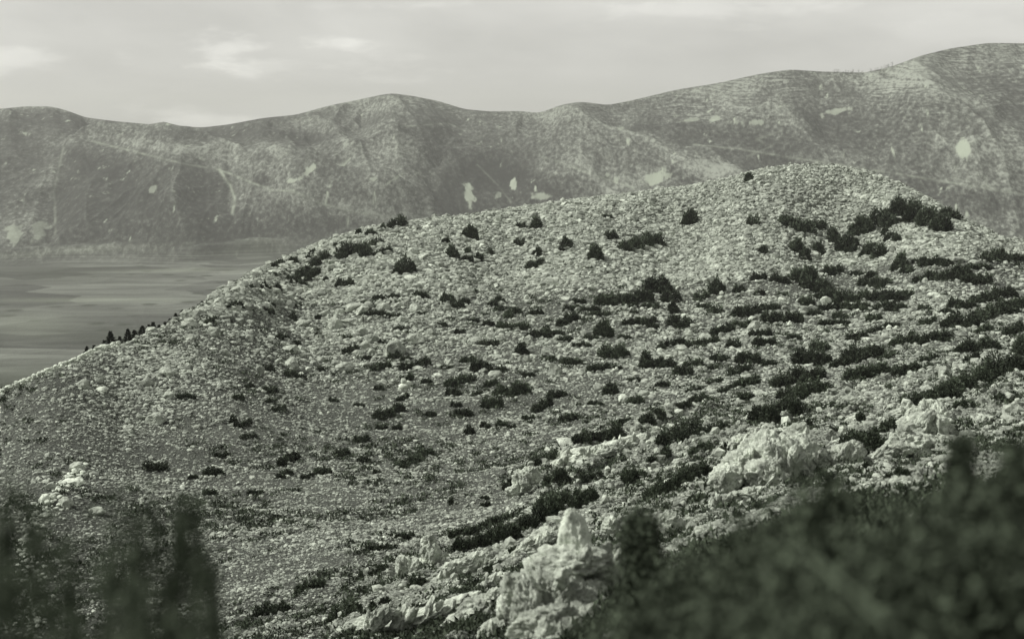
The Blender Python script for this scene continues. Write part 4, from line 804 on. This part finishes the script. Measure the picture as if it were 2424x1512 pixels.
# ------------------------------------------------------------------ near shrubs, out of focus
def nearshrub(px, ty, wp, D, seed, label, dens=1.0, mat=None, leaf=0.009, name='shrub', hfrac=1.0, twigs=34):
    a, m = pix_am(px, ty); a = float(a); top = float(m) * D; gx, gy = math.sin(a) * D, math.cos(a) * D; gz = float(hgt(gx, gy)[0])
    h = max(top - gz, 0.25); wd = wp * D / F; r = np.random.default_rng(seed)
    root = link(name, None, loc=(gx, gy, gz)); st = []; tips = []
    for q in range(twigs):
        a2 = r.uniform(0, 6.28); rr_ = wd * 0.5 * math.sqrt(r.uniform(0, 1)); hh = max(h * .4, h - wd * (0.30 * (rr_ / (wd * .5)) ** 2 + r.uniform(0, 0.40)))
        e = np.array([math.cos(a2) * rr_, math.sin(a2) * rr_ * 0.6, hh]); mid = e * np.array([.55, .55, .5]) + r.normal(0, .04, 3) * h
        st.append(tube([np.array([e[0] * .15, e[1] * .15, -0.05]), e * .25 + mid * .3, mid, e], 0.010, 0.003, 5)); tips.append((mid, e))
    V, Fc, T = join(st); link('branches', make_mesh('branches', V, Fc, {'tone': T}, True, M_WOOD), root)
    n_ = int(min(120000 * dens * wd * h, 150000)); tp = r.integers(0, len(tips), n_); f = r.uniform(-0.6, 1.05, n_)
    A0 = np.array([t_[0] for t_ in tips]); A1 = np.array([t_[1] for t_ in tips])
    P = A0[tp] + (A1[tp] - A0[tp]) * f[:, None] + r.normal(0, min(0.055 * (0.5 + wd * .5), wd * 0.2), (n_, 3)) * r.uniform(.3, 1.7, (n_, 1))
    g = r.normal(0, .6, (n_, 3)); g[:, 2] += .6; g /= np.linalg.norm(g, axis=1)[:, None]; sd_ = np.cross(g, r.normal(0, 1, (n_, 3))); sd_ /= np.linalg.norm(sd_, axis=1)[:, None]
    ln = leaf * r.uniform(.6, 1.6, n_)
    V = np.stack([P - g * ln[:, None], P + sd_ * (ln * .4)[:, None], P + g * ln[:, None], P - sd_ * (ln * .4)[:, None]], 1).reshape(-1, 3)
    link('foliage', make_mesh('foliage', V, np.arange(n_ * 4).reshape(-1, 4), {'tone': np.repeat(r.uniform(0, 1, n_), 4)}, False, mat or M_NEAR), root)
    root['category'] = 'shrub'; root['label'] = label; root['group'] = 'blurred shrubs close to the camera'
NS = [(1520,1215,80,6.0,'dark blurred shrub directly right of the white pinnacle',1.3),
      (1650,1290,260,4.6,'blurred shrub below the small crumbly outcrop',0.45),
      (1830,1175,240,3.6,'thin blurred shrub under the broad knobbly outcrop',0.22),
      (1960,1120,130,3.0,'thin upright blurred shrub reaching over the broad outcrop',0.25),
      (2040,1230,300,3.0,'wide blurred shrub in the middle of the dark thicket',0.35),
      (2275,1060,50,3.0,'slender dark blurred shoot leaning in front of pale stones',1.8),
      (2350,1165,160,2.8,'dense dark shrub at the right edge',1.5),
      (2415,1090,80,2.6,'tall dark shrub cut off by the right edge',1.6),
      (1760,1390,380,2.8,'dark blurred shrub at the bottom right of the pinnacle outcrop',1.1),
      (2060,1330,420,2.3,'dark blurred shrub in the lower middle of the thicket',1.2),
      (2380,1285,330,2.2,'very near dark shrub filling the bottom right corner',1.6),
      (1630,1360,160,3.6,'dark blurred shrub hugging the foot of the pinnacle outcrop',1.1),
      (1850,1290,300,3.0,'dark blurred shrub behind the pale slanting branch',0.9),
      (2210,1240,260,2.7,'dense dark shrub between the thicket and the right edge',1.2),
      (1480,1490,260,2.4,'low dark shrub at the bottom edge under the pinnacle',0.9),
      (1900,1430,500,1.9,'lowest dark shrub along the bottom edge of the thicket',1.4)]
for i, (px, ty, wp, D, lb, dn) in enumerate(NS): nearshrub(px, ty, wp, D, 700 + i, lb, dn)
for i, (px, ty, wp, D, lb, dn) in enumerate([(440,1185,70,2.2,'dark grey blurred sprig standing alone in the lower left',0.16),(490,1330,50,2.1,'short blurred sprig right of the lone grey sprig',0.07),(250,1340,420,1.9,'sparse blurred shrub at the bottom left',0.05),
      (10,1330,160,1.8,'blurred shrub in the bottom left corner',0.06),(300,1430,300,1.6,'dark blurred shrub low in the bottom left',0.045),(200,1230,200,2.0,'faint thin blurred shrub right of the tumbled white wall',0.04),(20,1150,130,2.1,'faint blurred shrub left of the tumbled white wall',0.09),(330,1180,150,2.2,'faint airy blurred shrub left of the lone grey sprig',0.06)]):
    nearshrub(px, ty, wp, D, 760 + i, lb, dn, twigs=14)
# pale bare branch in the thicket
x0, y0, z0 = pix_dir(1850, 1290); x1, y1, z1 = pix_dir(2105, 1480)
p0 = np.array([x0, y0, z0]) * 1.7; p1 = np.array([x1, y1, z1]) * 1.3
V, Fc, T = tube([p0, p0 * .6 + p1 * .4 + np.array([0, 0, .012]), p1], 0.0015, 0.003, 7)
o = link('dead_branch', make_mesh('dead_branch', V - p1, Fc, {'tone': T * 2.4}, True, m_leaf('pale_bark', 0.04, 0.08)), loc=p1)
o['category'] = 'branch'; o['label'] = 'pale blurred bare branch slanting through the dark thicket'

# ------------------------------------------------------------------ undergrowth (uncountable low tufts)
def undergrowth():
    x, y, z, rr, r = sample(80000, 9, 240, 77)
    g_ = bil(grass, x, y); s_ = bil(scree, x, y); rk_ = bil(rockm, x, y); hl = bil(hollow, x, y); cl_ = fbm(x / 5, y / 5, oct=3, s=155)
    p = np.clip(0.10 + cl_ * 0.75 + 0.3 * bil(dim, x, y), 0.0, 1) * (1 - 0.93 * s_) * (0.4 + 0.6 * g_) + rk_ * np.clip(hl * 0.9 + sstep(0.0, 0.35, fbm(x / 5 + y / 9, y / 9 - x / 5, oct=3, s=158)) * 0.55, 0, 1)
    keep = r.uniform(0, 1, len(x)) < p
    x, y, z, rr, rk_ = x[keep], y[keep], z[keep], rr[keep], rk_[keep]; n_ = len(x); m_ = 44
    sc_ = (0.16 + 0.30 * r.uniform(0, 1, n_) ** 2) * (0.5 + rr / 130) * np.where(rr < 45, 0.75, 0.85)
    P = np.repeat(np.stack([x, y, z], -1), m_, 0); S = np.repeat(sc_, m_); n2 = len(P)
    P = P + r.normal(0, 0.45, (n2, 3)) * S[:, None] * np.array([1.2, 1.2, 0.0]); P[:, 2] += r.uniform(0, .5, n2) * S
    g = r.normal(0, .6, (n2, 3)); g[:, 2] += 1.0; g /= np.linalg.norm(g, axis=1)[:, None]; sd_ = np.cross(g, r.normal(0, 1, (n2, 3))); sd_ /= np.linalg.norm(sd_, axis=1)[:, None]
    ln = S * r.uniform(.2, .55, n2)
    V = np.stack([P - sd_ * (ln * .30)[:, None], P + sd_ * (ln * .35)[:, None], P + g * ln[:, None]], 1).reshape(-1, 3)
    link('undergrowth', make_mesh('undergrowth', V, np.arange(n2 * 3).reshape(-1, 3), {'tone': np.repeat(r.uniform(0, 1, n2), 3)}, False, m_leaf('low_scrub', 0.02, 0.09)), kind='stuff', label='low dark scrub tufts in the hollows between stones')
    print('TUFTS', n_)
undergrowth()

# ------------------------------------------------------------------ labels that single each bush and boulder out
def zone(px, py):
    crest = np.interp(px, [c[0] for c in CREST], [c[1] for c in CREST])
    if py < crest + 22 and px < 2424: return 'on the hill crest line'
    if py < 630 and px > 1840: return 'on the stony summit dome'
    if py < 690 and px < 1330: return 'on the pale left shoulder'
    if py < 690 and px < 1840: return 'on the pale scree below the crest'
    if px < 620: return 'on the dim lower left slope' if py > 900 else 'on the far left slope'
    if py < 850 and px < 1130: return 'among the boulders left of centre'
    if py < 850 and px < 1330: return 'right of the boulder field'
    if py < 950 and px < 1330: return 'below the boulder field'
    if py < 1240 and px < 1240: return 'on the smooth lower slope'
    if py < 790 and px < 1700: return 'at the foot of the scree'
    if py < 900 and px < 1840: return 'near the grassy terrace'
    if py < 790: return 'on the right terraces'
    if py < 990 and px > 1840: return 'on the right stony slope'
    if py < 990: return 'on the middle stony slope'
    if px > 1240: return 'along the foreground rock ridge'
    return 'in the foreground stones'
def look(b, kind):
    s = b['w']; el = b['w'] / max(b['h'], 1)
    if kind == 'bush':
        size = 'tiny' if s < 22 else 'small' if s < 34 else 'medium' if s < 52 else 'large' if s < 90 else 'huge'
        form = 'slanting' if abs(b['tilt']) >= 20 and el > 1.4 else 'long low' if el > 2.6 else 'low' if el > 1.7 else 'upright' if el < 1.1 else 'rounded'
        return f"{size} {form} {'sparse ' if b['kind'] == 1 else 'dark '}bush"
    size = 'small' if s < 20 else 'medium' if s < 30 else 'large'
    form = 'flat' if el > 2.2 else 'blocky' if el < 1.3 else 'rounded'
    return f"{size} {form} {b.get('tonew', 'pale grey')} boulder"
def assign(items, kind):
    groups = {}
    for b in items: groups.setdefault(look(b, kind) + ' ' + zone(b['px'], b['py']), []).append(b)
    for key, g in groups.items():
        g.sort(key=lambda b: b['px'])
        for i, b in enumerate(g):
            if b['label']: b['obj']['label'] = b['label']; continue
            if len(g) == 1: b['obj']['label'] = key
            elif len(g) == 2: b['obj']['label'] = key + (', the left of two' if i == 0 else ', the right of two')
            else: b['obj']['label'] = key + f', {ORD[i]} from left of {len(g)}'
BUSHES[-1]['label'] = 'sparse bush with one tall bare dead stem on the pale left shoulder'
for b in ROCKS[96:]: pass
for i, b in enumerate(ROCKS):
    if b['obj'].data.materials[0] == M_PALE: b['tonew'] = 'white'
    b['tilt'] = 0
assign(BUSHES, 'bush'); assign(ROCKS, 'rock')

print('BUSHES', len(BUSHES), 'ROCKS', len(ROCKS))
